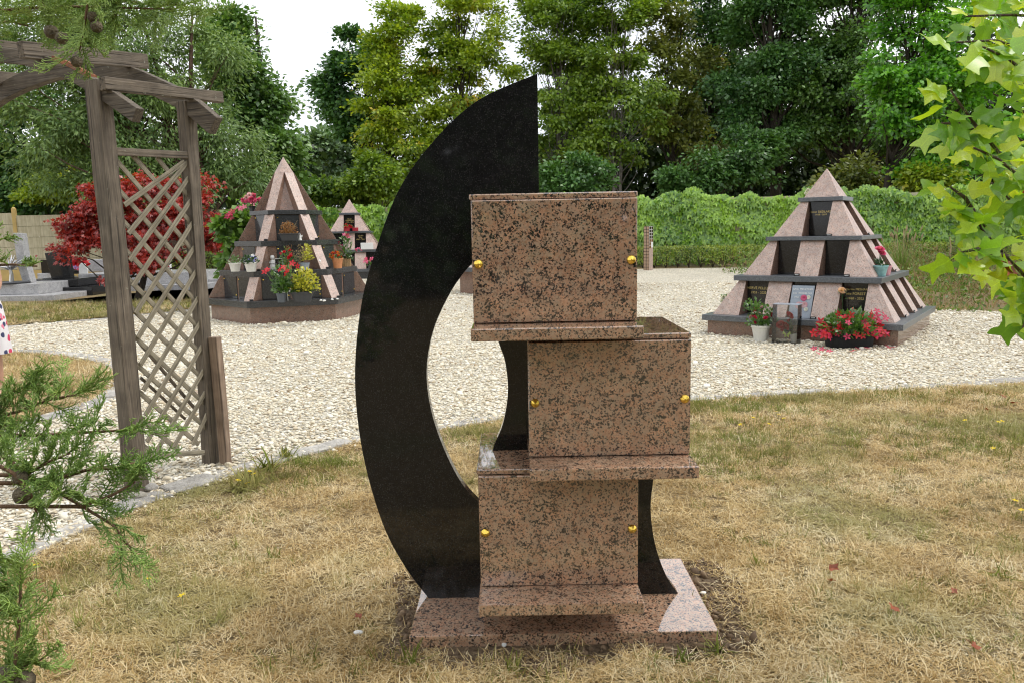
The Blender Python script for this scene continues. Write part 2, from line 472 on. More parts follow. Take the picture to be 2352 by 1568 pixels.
# ================================================================== SETTING: ground, gravel, edging, grass
rng = np.random.default_rng(7)
NEAR_EDGE = [(-2.60, -9), (-2.52, 1.5), (-2.46, 3.2), (-2.40, 3.7), (-2.20, 4.30), (-1.84, 4.88), (-1.20, 5.60), (0.0, 6.27), (1.63, 6.79), (2.73, 6.99), (4.96, 7.29), (9.0, 7.8), (17, 8.6)]
TONGUE = [(-14, 11.3), (-9, 11.0), (-7.27, 10.76), (-6.23, 10.33), (-5.2, 9.6), (-4.55, 8.7), (-4.12, 7.72), (-4.08, 7.03), (-4.30, 6.2), (-4.42, 4.0), (-4.5, -9)]
UPLEFT = [(-7.6, 25.0), (-6.75, 17.6), (-6.9, 16.6), (-7.5, 15.7), (-8.2, 14.9), (-9.2, 14.0), (-10.5, 13.2), (-14, 12.6)]
GRAVEL = NEAR_EDGE + [(17, 12.0), (12, 12.4), (8.7, 13.0), (7.5, 14.0), (8.3, 20), (11.5, 29.0), (11.5, 29.6), (-7.9, 30.6)] + UPLEFT + TONGUE

t = NT('lawn_soil'); p = t.pos()
n1 = t.noise(p, 22, 6, 0.7); n2 = t.noise(p, 1.1, 4); n3 = t.noise(p, 95, 3, 0.7)
c = t.ramp(t.math('ADD', t.math('MULTIPLY', n1, 0.55), t.math('MULTIPLY', n3, 0.45)), [(0.36, (0.09, 0.058, 0.026)), (0.5, (0.26, 0.185, 0.085)), (0.64, (0.46, 0.36, 0.19))])
gm = t.ramp(n2, [(0.52, 0), (0.68, 0.65)])
c = t.mix(gm, c, (0.20, 0.205, 0.075))
M['lawn'] = t.principled(c, 0.95, t.bump(t.math('ADD', n1, n3), 0.03))

t = NT('white_gravel'); p = t.pos()
wv = t.n('VectorMath'); wv.operation = 'MULTIPLY_ADD'
nz = t.n('TexNoise'); nz.inputs['Scale'].default_value = 18; t.l(p, nz.inputs['Vector'])
t.l(nz.outputs['Color'], wv.inputs[0]); wv.inputs[1].default_value = (0.03,)*3; t.l(p, wv.inputs[2])
sep = t.n('SeparateColor'); t.l(t.vor(wv.outputs[0], 30), sep.inputs[0])
dist = t.vor(wv.outputs[0], 30, 'F1', 'Distance')
c = t.ramp(sep.outputs[0], [(0.0, (0.50, 0.41, 0.28)), (0.25, (0.68, 0.61, 0.46)), (0.6, (0.76, 0.70, 0.57)), (1.0, (0.83, 0.79, 0.69))])
c = t.mix(1.0, c, t.ramp(dist, [(0.40, 1.0), (0.78, 0.34)]), 'MULTIPLY')
c = t.mix(1.0, c, t.ramp(t.noise(p, 0.9, 5), [(0.3, 0.86), (0.7, 1.05)]), 'MULTIPLY')
hh = t.math('MULTIPLY', dist, -1.0)
M['gravel'] = t.principled(c, 0.9, t.bump(hh, 0.03))
t = NT('gravel_stone')
oi = t.n('ObjectInfo')
c = t.ramp(oi.outputs['Random'], [(0.0, (0.34, 0.25, 0.15)), (0.08, (0.55, 0.46, 0.32)), (0.40, (0.70, 0.63, 0.48)), (0.8, (0.79, 0.74, 0.61)), (1.0, (0.84, 0.81, 0.73))])
c = t.mix(1.0, c, t.ramp(t.noise(t.coord(), 60, 4), [(0.3, 0.8), (0.7, 1.08)]), 'MULTIPLY')
M['pebble'] = t.principled(c, 0.85)
t = NT('bare_soil'); p = t.pos()
n1 = t.noise(p, 60, 6, 0.7)
c = t.ramp(n1, [(0.3, (0.075, 0.047, 0.026)), (0.52, (0.17, 0.115, 0.066)), (0.72, (0.27, 0.195, 0.12))])
M['soil'] = t.principled(c, 0.97, t.bump(n1, 0.03))
t = NT('soil_clod'); c = t.ramp(t.n('ObjectInfo').outputs['Random'], [(0, (0.08, 0.05, 0.028)), (1, (0.24, 0.165, 0.10))])
M['clod'] = t.principled(c, 0.97)
t = NT('edging_stone'); c0 = t.coord()
n1 = t.noise(t.pos(), 9, 6, 0.7)
c = t.ramp(n1, [(0.3, (0.22, 0.205, 0.185)), (0.55, (0.40, 0.38, 0.345)), (0.75, (0.56, 0.535, 0.49))])
c = t.mix(1.0, c, t.ramp(t.n('ObjectInfo').outputs['Random'], [(0, 0.75), (1, 1.2)]), 'MULTIPLY')
M['edgestone'] = t.principled(c, 0.9, t.bump(t.noise(t.pos(), 45, 5), 0.02))

g = MB(); g.add([(-260, -120, 0), (260, -120, 0), (260, 400, 0), (-260, 400, 0)], [(0, 1, 2, 3)])
tag(g.build('ground', M['lawn']), kind='structure')
def sheet(name, poly, z, mat):
    bm = bmesh.new()
    vs = [bm.verts.new((x, y, z)) for x, y in poly]
    bm.faces.new(vs); bmesh.ops.triangulate(bm, faces=bm.faces[:])
    for f in bm.faces:
        f.normal_update()
        if f.normal.z < 0: f.normal_flip()
    me = bpy.data.meshes.new(name); bm.to_mesh(me); bm.free()
    return tag(link(name, me, mat), kind='structure')
sheet('gravel_path', GRAVEL, 0.006, M['gravel'])

# ---- stone edging, stone by stone
edging = empty('path_edging', (0, 0, 0)); edging['kind'] = 'structure'
def edge_run(line, width, side, seed):
    r = random.Random(seed)
    pts = [Vector((x, y, 0)) for x, y in line]
    cum = [0]
    for a, b in zip(pts, pts[1:]): cum.append(cum[-1] + (b - a).length)
    def P(s):
        for i in range(len(pts) - 1):
            if s <= cum[i+1] or i == len(pts) - 2:
                return pts[i].lerp(pts[i+1], (s - cum[i]) / max(1e-6, cum[i+1] - cum[i]))
    s = 0
    while s < cum[-1] - 0.3:
        ln = r.uniform(0.34, 0.62)
        a, b = P(s + r.uniform(0.006, 0.02)), P(min(s + ln, cum[-1]))
        d = (b - a).normalized(); nn = Vector((-d.y, d.x, 0)) * side
        w0, w1 = width * r.uniform(0.8, 1.15), width * r.uniform(0.8, 1.15)
        j = lambda q=0.012: Vector((r.uniform(-q, q), r.uniform(-q, q), 0))
        m1 = (a + b) / 2
        poly = [a + j(), m1 + j() - nn*0.008, b + j(), b + nn*w1*0.6 + j(), b + nn*w1 - d*0.03 + j(), m1 + nn*(w0+w1)/2 + j(0.02), a + nn*w0 + d*0.02 + j(), a + nn*w0*0.5 + j()]
        h = r.uniform(0.010, 0.026); tl = [r.uniform(-0.005, 0.005) for _ in range(8)]
        c = sum(poly, Vector()) / 8
        mb = MB().loft([[(p.x-c.x, p.y-c.y, -0.02) for p in poly], [(p.x-c.x, p.y-c.y, h + q - 0.006) for p, q in zip(poly, tl)],
                        [((p.x-c.x)*0.95, (p.y-c.y)*0.95, h + q) for p, q in zip(poly, tl)]])
        o = mb.build('stone', M['edgestone'], edging)
        o.location = (c.x, c.y, 0)
        s += ln
edge_run(NEAR_EDGE[1:12], 0.17, 1, 3)
edge_run(TONGUE[1:10], 0.22, 1, 5)
edge_run(UPLEFT[1:], 0.20, 1, 8)

# ---- pebbles
def pebble(seed, sub=2):
    r = np.random.default_rng(seed)
    bm = bmesh.new(); bmesh.ops.create_icosphere(bm, subdivisions=sub, radius=1)
    ax = np.array([1.0, r.uniform(0.65, 0.95), r.uniform(0.38, 0.6)]); k = r.normal(size=(4, 3)); ph = r.uniform(0, 6, 4)
    for v in bm.verts:
        c = np.array(v.co); d = 1 + 0.13 * sum(math.sin(2.2 * c @ k[i] + ph[i]) for i in range(4)) * 0.6
        v.co = Vector(c * ax * d)
    me = bpy.data.meshes.new('pebble'); bm.to_mesh(me); bm.free()
    me.shade_smooth()
    return me
def protos(fn, n, mat, s0=0):
    out = []
    for i in range(n):
        me = fn(s0 + i); me.materials.append(mat); out.append(me)
    return out
def grid_pts(x0, x1, y0, y1, per_m2, r):
    n = int((x1-x0)*(y1-y0)*per_m2)
    return np.stack([r.uniform(x0, x1, n), r.uniform(y0, y1, n)], 1)
def in_view(P, lo=0.25):
    return np.abs(P[:, 0]) < 0.70*P[:, 1] + lo
G = [np.array(q) for q in GRAVEL]
pts = []
for (a, b, c, d, den) in [(-4.6, 1.0, 2.4, 5.0, 2200), (-5, 5.5, 5.0, 7.5, 1500), (-9, 9, 7.5, 10.5, 850), (-9, 9, 10.5, 14.5, 430), (-8, 10, 14.5, 22, 140)]:
    q = grid_pts(a, b, c, d, den, rng); q = q[inside(GRAVEL, q) & in_view(q)]; pts.append(q)
P = np.concatenate(pts); P = P + rng.normal(0, 0.045, P.shape); n = len(P)
dist = P[:, 1]
sc = rng.lognormal(-4.58, 0.40, n) * np.clip(0.82 + 0.045*(dist-4), 0.82, 1.6)
Z = 0.008 + sc*0.25 + np.where(inside(GRAVEL, P), 0, 0.022)*0
scatter('gravel', np.column_stack([P, Z]), protos(pebble, 7, M['pebble']), sc, np.column_stack([rng.normal(0, .25, n), rng.normal(0, .25, n), rng.uniform(0, 6.28, n)]),
        'loose cream limestone gravel spread over the paths', 'gravel')

# ---- grass
def grassmat(name, stops, green, glo, ghi, gsc=0.8):
    t = NT(name); g = t.n('NewGeometry'); oi = t.n('ObjectInfo')
    v = t.math('ADD', t.math('MULTIPLY', g.outputs['Random Per Island'], 0.6), t.math('MULTIPLY', oi.outputs['Random'], 0.4))
    col = t.ramp(v, stops)
    col = t.mix(1.0, col, t.ramp(t.noise(g.outputs['Position'], 1.7, 3), [(0.30, (0.72, 0.62, 0.48)), (0.48, (1.0, 0.90, 0.74)), (0.66, (1.08, 1.05, 1.0))]), 'MULTIPLY')
    col = t.mix(t.ramp(t.noise(g.outputs['Position'], gsc, 4), [(glo, 0), (ghi, 0.75)]), col, green)
    d = t.n('BsdfDiffuse'); t.l(col, d.inputs[0]); tr = t.n('BsdfTranslucent'); t.l(col, tr.inputs[0])
    ms = t.n('MixShader'); ms.inputs[0].default_value = 0.25; t.l(d.outputs[0], ms.inputs[1]); t.l(tr.outputs[0], ms.inputs[2])
    t.l(ms.outputs[0], t.out.inputs['Surface']); return t.m
M['drygrass'] = grassmat('dry_grass', [(0.08, (0.26, 0.17, 0.075)), (0.3, (0.49, 0.375, 0.19)), (0.55, (0.70, 0.59, 0.36)), (0.8, (0.85, 0.79, 0.60))], (0.26, 0.29, 0.10), 0.53, 0.70)
M['greengrass'] = grassmat('green_grass', [(0.1, (0.10, 0.14, 0.030)), (0.5, (0.19, 0.25, 0.06)), (0.9, (0.36, 0.37, 0.14))], (0.45, 0.38, 0.18), 0.5, 0.7)
def tuft(seed, nb=26, rad=0.055, l0=0.02, l1=0.058, flat=0.86, wd=0.0015, seg=3):
    r = np.random.default_rng(seed); V = []; F = []
    for i in range(nb):
        a = r.uniform(0, 6.28); rr = rad*math.sqrt(r.uniform()); p = np.array([rr*math.cos(a), rr*math.sin(a), 0.0])
        ln = r.uniform(l0, l1); az = r.uniform(0, 6.28); el = r.uniform(0.02, 0.38) if r.uniform() < flat else r.uniform(0.5, 1.3)
        bend = r.uniform(-0.9, 0.15)
        h = np.array([math.cos(az), math.sin(az), 0]); sd = np.array([-h[1], h[0], 0]); ww = wd*r.uniform(0.7, 1.5)
        p[2] = r.uniform(0, 0.012)
        b = len(V)
        for k in range(seg + 1):
            wk = ww * (1 - k/seg*0.75)
            V += [p - sd*wk, p + sd*wk]
            e = el + bend*k/seg
            p = p + (h*math.cos(e) + np.array([0, 0, math.sin(e)])) * ln/seg
            p[2] = max(p[2], 0.002)
        for k in range(seg): F.append((b+2*k, b+2*k+1, b+2*k+3, b+2*k+2))
    me = bpy.data.meshes.new('tuft'); me.from_pydata([tuple(v) for v in V], [], F)
    return me
BX0, BX1, BY0, BY1 = -0.41, 0.76, 2.70, 3.35           # footprint of the new monument's base plate
def base_dist(P):
    dx = np.maximum(np.maximum(BX0 - P[:, 0], P[:, 0] - BX1), 0); dy = np.maximum(np.maximum(BY0 - P[:, 1], P[:, 1] - BY1), 0)
    return np.hypot(dx, dy)
pts = []
for (a, b, c, d, den) in [(-3, 3, 1.9, 3.6, 900), (-3.5, 4.2, 3.6, 5.2, 620), (-4, 6.5, 5.2, 7.9, 420), (-9, -3.9, 5.5, 11.2, 230), (-16, -6, 12.6, 19, 75)]:
    q = grid_pts(a, b, c, d, den, rng); q = q[~inside(GRAVEL, q) & in_view(q)]; pts.append(q)
P = np.concatenate(pts)
bd = base_dist(P)
wob = 0.12 + 0.08*np.sin(P[:, 0]*9 + 1.3) * np.cos(P[:, 1]*7) + 0.06*np.sin(P[:, 0]*23) 
keep = (bd > 0) & ((bd > wob) | (rng.uniform(size=len(P)) < 0.28))
keep &= ~((bd < 0.03))
P = P[keep]
def blob(P, x, y, rx, ry): return np.exp(-((P[:, 0]-x)/rx)**2 - ((P[:, 1]-y)/ry)**2)
gb = np.zeros(len(P))
for (x, y, rx, ry, s) in [(1.55, 5.3, 0.8, 0.55, .55), (3.5, 5.4, 0.6, 0.5, .6), (2.7, 3.4, 0.5, .4, .25), (1.4, 6.5, 0.9, 0.25, .7), (2.9, 6.75, 1.2, 0.2, .5), (-0.3, 5.8, 0.7, .3, .5), (-1.35, 5.1, .35, .25, .6), (-1.6, 4.7, .3, .2, .6), (-9.5, 17, 4, 2.4, .35), (-8, 15.2, 2, .6, .2), (3.2, 2.8, .5, .4, .3), (-2.0, 3.3, .3, .6, .25)]:
    gb += s * blob(P, x, y, rx, ry)
isg = rng.uniform(size=len(P)) < gb + 0.025
for nm, q, mat, lab, kw, s0 in [('dry_grass', P[~isg], M['drygrass'], 'parched straw coloured lawn grass around the monument', dict(), 40), ('green_grass', P[isg], M['greengrass'], 'green grass surviving in patches of the dry lawn', dict(flat=0.45, l0=0.025, l1=0.07, nb=24), 60)]:
    n = len(q); far = np.clip(q[:, 1] / 5.0, 0.9, 2.6)
    pr = protos(lambda s: tuft(s, **kw), 8, mat, s0)
    scatter(nm, np.column_stack([q, np.full(n, 0.001)]), pr, rng.uniform(0.7, 1.25, n) * far**0.8, np.column_stack([np.zeros(n), np.zeros(n), rng.uniform(0, 6.28, n)]), lab, 'grass')

# loose pale straw left by the last mowing
q = np.concatenate([grid_pts(-2.6, 3.2, 2.0, 4.4, 150, rng), grid_pts(-2.2, 4.5, 4.4, 6.5, 50, rng)]); q = q[~inside(GRAVEL, q) & in_view(q) & (base_dist(q) > 0.05)]
pm_ = np.sin(q[:, 0]*2.1 + 0.5)*np.cos(q[:, 1]*2.6) + 0.6*np.sin(q[:, 0]*5.3 + q[:, 1]*3.1) + rng.normal(0, 0.4, len(q)); q = q[pm_ > 0.35]; n = len(q)
M['straw'] = grassmat('pale_straw', [(0.1, (0.55, 0.45, 0.26)), (0.5, (0.74, 0.65, 0.43)), (0.9, (0.88, 0.83, 0.66))], (0.6, 0.5, 0.3), 0.7, 0.8)
scatter('loose_straw', np.column_stack([q, np.full(n, 0.012)]), protos(lambda s: tuft(s, nb=6, rad=0.06, l0=0.05, l1=0.10, flat=1.0, wd=0.0013, seg=4), 8, M['straw'], 80), rng.uniform(0.6, 1.1, n), np.column_stack([rng.normal(0, .08, n), rng.normal(0, .08, n), rng.uniform(0, 6.28, n)]), 'long pale straw clippings lying over the lawn', 'straw')

# ---- bare soil ring where the monument was set
poly = []
for k in range(72):
    a = 2*math.pi*k/72; ca, sa = math.cos(a), math.sin(a)
    hx, hy = (BX1-BX0)/2, (BY1-BY0)/2
    s = min(hx/max(abs(ca), 1e-6), hy/max(abs(sa), 1e-6))
    e = 0.155 + 0.055*math.sin(3*a+1) + 0.035*math.sin(7*a) + 0.02*math.sin(17*a+2)
    poly.append(((BX0+BX1)/2 + ca*(s+e), (BY0+BY1)/2 + sa*(s+e)))
sheet('soil_patch', poly, 0.005, M['soil'])
q = grid_pts(-0.9, 1.25, 2.3, 3.8, 2600, rng); b = base_dist(q); q = q[(b > 0.01) & (b < 0.24) & inside(poly, q)]
n = len(q); sc = rng.lognormal(-5.0, 0.5, n)
scatter('soil_clods', np.column_stack([q, 0.005 + sc*0.2]), protos(lambda s: pebble(s, 1), 4, M['clod'], 90), sc, rng.uniform(0, 6.28, (n, 3)), 'crumbly brown soil around the granite base plate', 'soil')

# ================================================================== the crescent monument
MO = (0.17, 3.02, 0.0)
mon = empty('granite_monument', MO, 0, 'tall black granite crescent monument carrying three brown granite urn boxes', 'monument')
MB().box(BX0, BX1, BY0, BY1, -0.02, 0.05).build('base_plate', M['granite'], mon, bevel=0.005, off=MO)
def spline(pts, n):
    """smooth curve through points (Catmull-Rom)"""
    p = [pts[0]] + list(pts) + [pts[-1]]; out = []
    for i in range(1, len(p) - 2):
        for k in range(n):
            u = k / n; a, b, c, d = [np.array(q, float) for q in p[i-1:i+3]]
            out.append(tuple(0.5*((2*b) + (c-a)*u + (2*a-5*b+4*c-d)*u*u + (3*b-a-3*c+d)*u**3)))
    out.append(tuple(map(float, pts[-1]))); return out
def slab(outer, holes, y0, y1):
    bm = bmesh.new(); es = []
    for lp in [outer] + holes:
        vs = [bm.verts.new((x, y0, z)) for x, z in lp]
        es += [bm.edges.new((vs[i], vs[(i+1) % len(vs)])) for i in range(len(vs))]
    r = bmesh.ops.triangle_fill(bm, use_beauty=True, edges=es)
    bmesh.ops.dissolve_limit(bm, angle_limit=R(1), verts=bm.verts[:], edges=bm.edges[:]) if False else None
    fs = [f for f in bm.faces]
    ex = bmesh.ops.extrude_face_region(bm, geom=fs)
    for v in ex['geom']:
        if isinstance(v, bmesh.types.BMVert): v.co.y = y1
    bmesh.ops.recalc_face_normals(bm, faces=bm.faces[:])
    me = bpy.data.meshes.new('slab'); bm.to_mesh(me); bm.free(); return me
arc = spline([(0.115, 2.137), (-0.108, 2.046), (-0.278, 1.904), (-0.418, 1.727), (-0.514, 1.513), (-0.590, 1.276), (-0.629, 0.981), (-0.612, 0.676), (-0.545, 0.38), (-0.46, 0.19), (-0.366, 0.048)], 6)
right = spline([(0.672, 0.048), (0.62, 0.13), (0.574, 0.264), (0.554, 0.414), (0.563, 0.534)], 5)
outer = arc + right + [(0.60, 0.75), (0.60, 1.10), (0.42, 1.165), (0.40, 1.60), (0.115, 1.62)]
hl = spline([(-0.12, 1.455), (-0.178, 1.40), (-0.246, 1.304), (-0.311, 1.167), (-0.342, 1.011), (-0.330, 0.851), (-0.283, 0.688), (-0.217, 0.545), (-0.150, 0.462), (-0.12, 0.44)], 5)
hr = spline([(-0.12, 0.44), (-0.112, 0.55), (-0.085, 0.684), (-0.042, 0.791), (-0.020, 0.92), (-0.029, 1.04), (-0.055, 1.125), (-0.10, 1.30), (-0.12, 1.455)], 5)
me = slab([(x - MO[0], z) for x, z in outer], [[(x - MO[0], z) for x, z in hl[:-1] + hr[:-1]]], 3.005 - MO[1], 3.055 - MO[1])
cr = link('crescent_panel', me, M['black'], mon)
b = cr.modifiers.new('bevel', 'BEVEL'); b.width = 0.0035; b.segments = 2; b.limit_method = 'ANGLE'; b.angle_limit = R(50)
MB().box(-0.08, 0.40, 2.90, 3.24, 0.05, 0.176).build('pedestal', M['granite'], mon, bevel=0.002, off=MO)
def stud(x, z, y, parent):
    prof = [(0.0165, 0.0), (0.0165, 0.004), (0.0135, 0.009), (0.0035, 0.018), (0.0008, 0.0188)]
    n = 16
    lp = [[(x + r*math.cos(2*math.pi*i/n), y - h, z + r*math.sin(2*math.pi*i/n)) for i in range(n)] for r, h in prof]
    MB().loft(lp).build('stud', M['brass'], parent, smooth=False, off=MO)
for nm, x0, x1, zs, zd0, zd1, sz in [('low', -0.139, 0.459, 0.176, 0.221, 0.663, 0.437), ('mid', 0.054, 0.649, 0.6785, 0.7235, 1.160, 0.930), ('top', -0.140, 0.452, 1.1785, 1.2225, 1.668, 1.437)]:
    box = MB().box(x0 + 0.002, x1 - 0.002, 2.768, 3.275, zd0 + 0.001, zd1 - 0.006).build('urn_box', M['granite'], mon, bevel=0.002, off=MO)
    MB().box(x0 - 0.003, x1 + 0.003, 2.756, 3.285, zd1 - 0.0055, zd1 + 0.0145).build('top_plate', M['granite'], box, bevel=0.004, off=MO)
    MB().box(x0 - 0.001, x1 + 0.001, 2.600, 3.28, zs, zd0).build('shelf', M['granite'], box, bevel=0.0045, off=MO)
    MB().box(x0 + 0.004, x1, 2.742, 2.7665, zd0 + 0.003, zd1 - 0.008).build('door', M['granite'], box, bevel=0.0035, off=MO)
    stud(x0 + 0.026, sz, 2.742, box); stud(x1 - 0.022, sz + 0.005, 2.742, box)

# ================================================================== the wooden pergola arch
PF = Vector((-2.33, 4.56, 0)); PD = Vector((0.402, 0.916, 0)); LD = Vector((-0.916, 0.402, 0)); SEP = 0.622
perg = empty('pergola_arch', PF, 0, 'weathered wooden pergola arch with diagonal lattice side over the gravel path', 'pergola')
def beam(name, a, b, w, h, mat, parent, up=(0, 0, 1), jit=0.0, seed=0, off=PF, bevel=0.004):
    """straight timber from a to b; local X runs along the grain"""
    a, b = Vector(a), Vector(b); d = (b - a); ln = d.length; x = d.normalized()
    y = Vector(up).cross(x).normalized(); z = x.cross(y)
    r = random.Random(seed); k = max(2, int(ln / 0.25)) if jit else 1
    loops = []
    for i in range(k + 1):
        s = ln*i/k; o = [(r.uniform(-jit, jit), r.uniform(-jit, jit)) for _ in range(4)]
        loops.append([(s, sx*w/2 + q[0], sz*h/2 + q[1]) for (sx, sz), q in zip([(-1, -1), (1, -1), (1, 1), (-1, 1)], o)])
    o = MB().loft(loops).build(name, mat, parent, bevel=bevel)
    m = Matrix.Identity(4)
    for i in range(3): m[i][0], m[i][1], m[i][2] = x[i], y[i], z[i]
    m.translation = a - Vector(off)
    o.matrix_local = m
    return o
for t0 in (0.0, 2.3):
    s_in = -1 if t0 == 0 else 1
    beam('post', PF + LD*t0 + Vector((0, 0, -0.02)), PF + LD*(t0 + (0.02 if t0 == 0 else 0)) + Vector((0, 0, 2.45)), 0.098, 0.10, M['wood'], perg, up=PD, jit=0.004, seed=1 + int(t0))
    beam('post', PF + PD*SEP + LD*(t0 + 0.02) + Vector((0, 0, -0.02)), PF + PD*SEP + LD*(t0 + 0.0) + Vector((0, 0, 2.42)), 0.078, 0.085, M['wood'], perg, up=PD, jit=0.004, seed=4 + int(t0))
beam('stake', PF + PD*(SEP + 0.03) + LD*-0.085 + Vector((0, 0, -0.02)), PF + PD*(SEP + 0.03) + LD*-0.07 + Vector((0, 0, 0.885)), 0.07, 0.05, M['newwood'], perg, up=PD, jit=0.003, seed=9)
# arched beams across the path
def arch_beam(name, s, prof, thick, depth, mat):
    pts = spline(prof, 6); lo = []; 
    loops = []
    for i, (tt, zz) in enumerate(pts):
        a = np.array(pts[max(0, i-1)]); b = np.array(pts[min(len(pts)-1, i+1)]); d = (b-a)/np.linalg.norm(b-a); nn = np.array([-d[1], d[0]])
        up_, dn = np.array([tt, zz]) + nn*depth/2, np.array([tt, zz]) - nn*depth/2
        if nn[1] < 0: up_, dn = dn, up_
        q = [(PF + LD*float(v[0]) + PD*(s + e) + Vector((0, 0, float(v[1])))) - PF for v, e in ((dn, -thick/2), (dn, thick/2), (up_, thick/2), (up_, -thick/2))]
        loops.append(q)
    return MB().loft(loops).build(name, mat, perg, bevel=0.004)
arch_beam('arched_beam', 0.008, [(-0.27, 2.235), (0.0, 2.395), (0.236, 2.515), (0.45, 2.590), (0.67, 2.648), (0.95, 2.69), (1.15, 2.70), (1.40, 2.688), (1.65, 2.645), (1.88, 2.585), (2.08, 2.512), (2.3, 2.395), (2.57, 2.235)], 0.056, 0.085, M['archwood'])
arch_beam('arched_beam', SEP, [(-0.24, 2.25), (0.0, 2.42), (0.348, 2.578), (0.50, 2.635), (0.78, 2.715), (0.95, 2.73), (1.19, 2.725), (1.40, 2.70), (1.58, 2.67), (1.82, 2.61), (2.1, 2.50), (2.3, 2.41), (2.54, 2.25)], 0.06, 0.12, M['archwood'])
pts = spline([(0.06, 2.478), (0.236, 2.562), (0.36, 2.608)], 4)
MB().loft([[PF + LD*a + PD*(0.008 + e) + Vector((0, 0, z + k)) - PF for e, k in ((-0.03, -0.012), (0.03, -0.012), (0.022, 0.010), (-0.022, 0.014))] for a, z in pts]).build('rotten_strip', M['rot'], perg)
# purlins running with the path
beam('purlin', PF + PD*-0.06 + LD*-0.09 + Vector((0, 0, 2.415)), PF + PD*0.86 + LD*-0.07 + Vector((0, 0, 2.475)), 0.045, 0.072, M['wood'], perg, jit=0.003, seed=12)
beam('purlin', PF + PD*-0.14 + LD*0.45 + Vector((0, 0, 2.640)), PF + PD*0.74 + LD*0.45 + Vector((0, 0, 2.735)), 0.05, 0.095, M['wood'], perg, jit=0.003, seed=13)
beam('purlin', PF + PD*-0.14 + LD*1.15 + Vector((0, 0, 2.775)), PF + PD*0.76 + LD*1.15 + Vector((0, 0, 2.835)), 0.05, 0.09, M['wood'], perg, jit=0.003, seed=14)
beam('purlin', PF + PD*-0.14 + LD*1.75 + Vector((0, 0, 2.670)), PF + PD*0.76 + LD*1.75 + Vector((0, 0, 2.740)), 0.05, 0.09, M['wood'], perg, jit=0.003, seed=15)
beam('purlin', PF + PD*-0.08 + LD*2.38 + Vector((0, 0, 2.415)), PF + PD*0.90 + LD*2.38 + Vector((0, 0, 2.455)), 0.05, 0.085, M['wood'], perg, jit=0.003, seed=16)
# lattice panel, lath by lath
def sz(s, z, o=0.0, t0=0.0): return PF + PD*s + LD*(o + t0) + Vector((0, 0, z))
beam('rail', sz(0.05, 2.055, -0.012), sz(0.60, 2.080, -0.012), 0.035, 0.045, M['wood'], perg, jit=0.002, seed=20)
beam('rail', sz(0.06, 0.222, -0.010), sz(0.53, 0.112, -0.010), 0.03, 0.032, M['slat'], perg, jit=0.002, seed=21)
FR = [(0.078, 1.748, 0.56, 2.036), (0.088, 1.581, 0.589, 2.038), (0.08, 1.42, 0.606, 1.953), (0.085, 1.265, 0.61, 1.81), (0.087, 1.101, 0.606, 1.661), (0.09, 0.951, 0.609, 1.507), (0.095, 0.789, 0.617, 1.36), (0.097, 0.627, 0.622, 1.189), (0.093, 0.468, 0.629, 1.03), (0.089, 0.3, 0.625, 0.867), (0.142, 0.21, 0.633, 0.714), (0.278, 0.204, 0.625, 0.553), (0.443, 0.189, 0.612, 0.392)]
for i, (a, b, c, d) in enumerate(FR):
    beam('lath', sz(a, b, -0.012), sz(c, d, -0.012), 0.009, 0.030, M['slat'], perg, up=PD, seed=30 + i, bevel=0.0015)
zz = 2.05
BK = [(0.18, 2.05, 0.62, 1.62), (0.36, 2.05, 0.62, 1.79)]
z0 = 2.02
while z0 > 0.2:
    z1 = z0 - 0.60
    if z1 > 0.16: BK.append((0.055, z0, 0.635, z1))
    else:
        k = (z0 - 0.17) / 0.60; BK.append((0.055, z0, 0.055 + 0.58*k, 0.17))
    z0 -= 0.172
for i, (a, b, c, d) in enumerate(BK):
    beam('lath', sz(a, b, 0.006), sz(c, d, 0.006), 0.009, 0.030, M['slat'], perg, up=PD, seed=60 + i, bevel=0.0015)
beam('lath', sz(0.09, 1.0, 0.06), sz(0.52, 0.42, 0.03), 0.008, 0.022, M['wood'], perg, up=PD, seed=99, bevel=0.0015)
beam('lath', sz(0.12, 0.70, 0.03), sz(0.44, 0.36, 0.03), 0.008, 0.018, M['wood'], perg, up=PD, seed=98, bevel=0.0015)
# the same lattice on the far side of the arch, outside the picture
for i in range(9):
    beam('lath', sz(0.08, 0.2 + 0.18*i, 0.012, 2.3), sz(0.60, 0.8 + 0.18*i if i < 8 else 2.0, 0.012, 2.3), 0.009, 0.030, M['slat'], perg, up=PD, bevel=0.0015)
    beam('lath', sz(0.08, 0.8 + 0.15*i, -0.006, 2.3), sz(0.60, 0.2 + 0.15*i, -0.006, 2.3), 0.009, 0.030, M['slat'], perg, up=PD, bevel=0.0015)

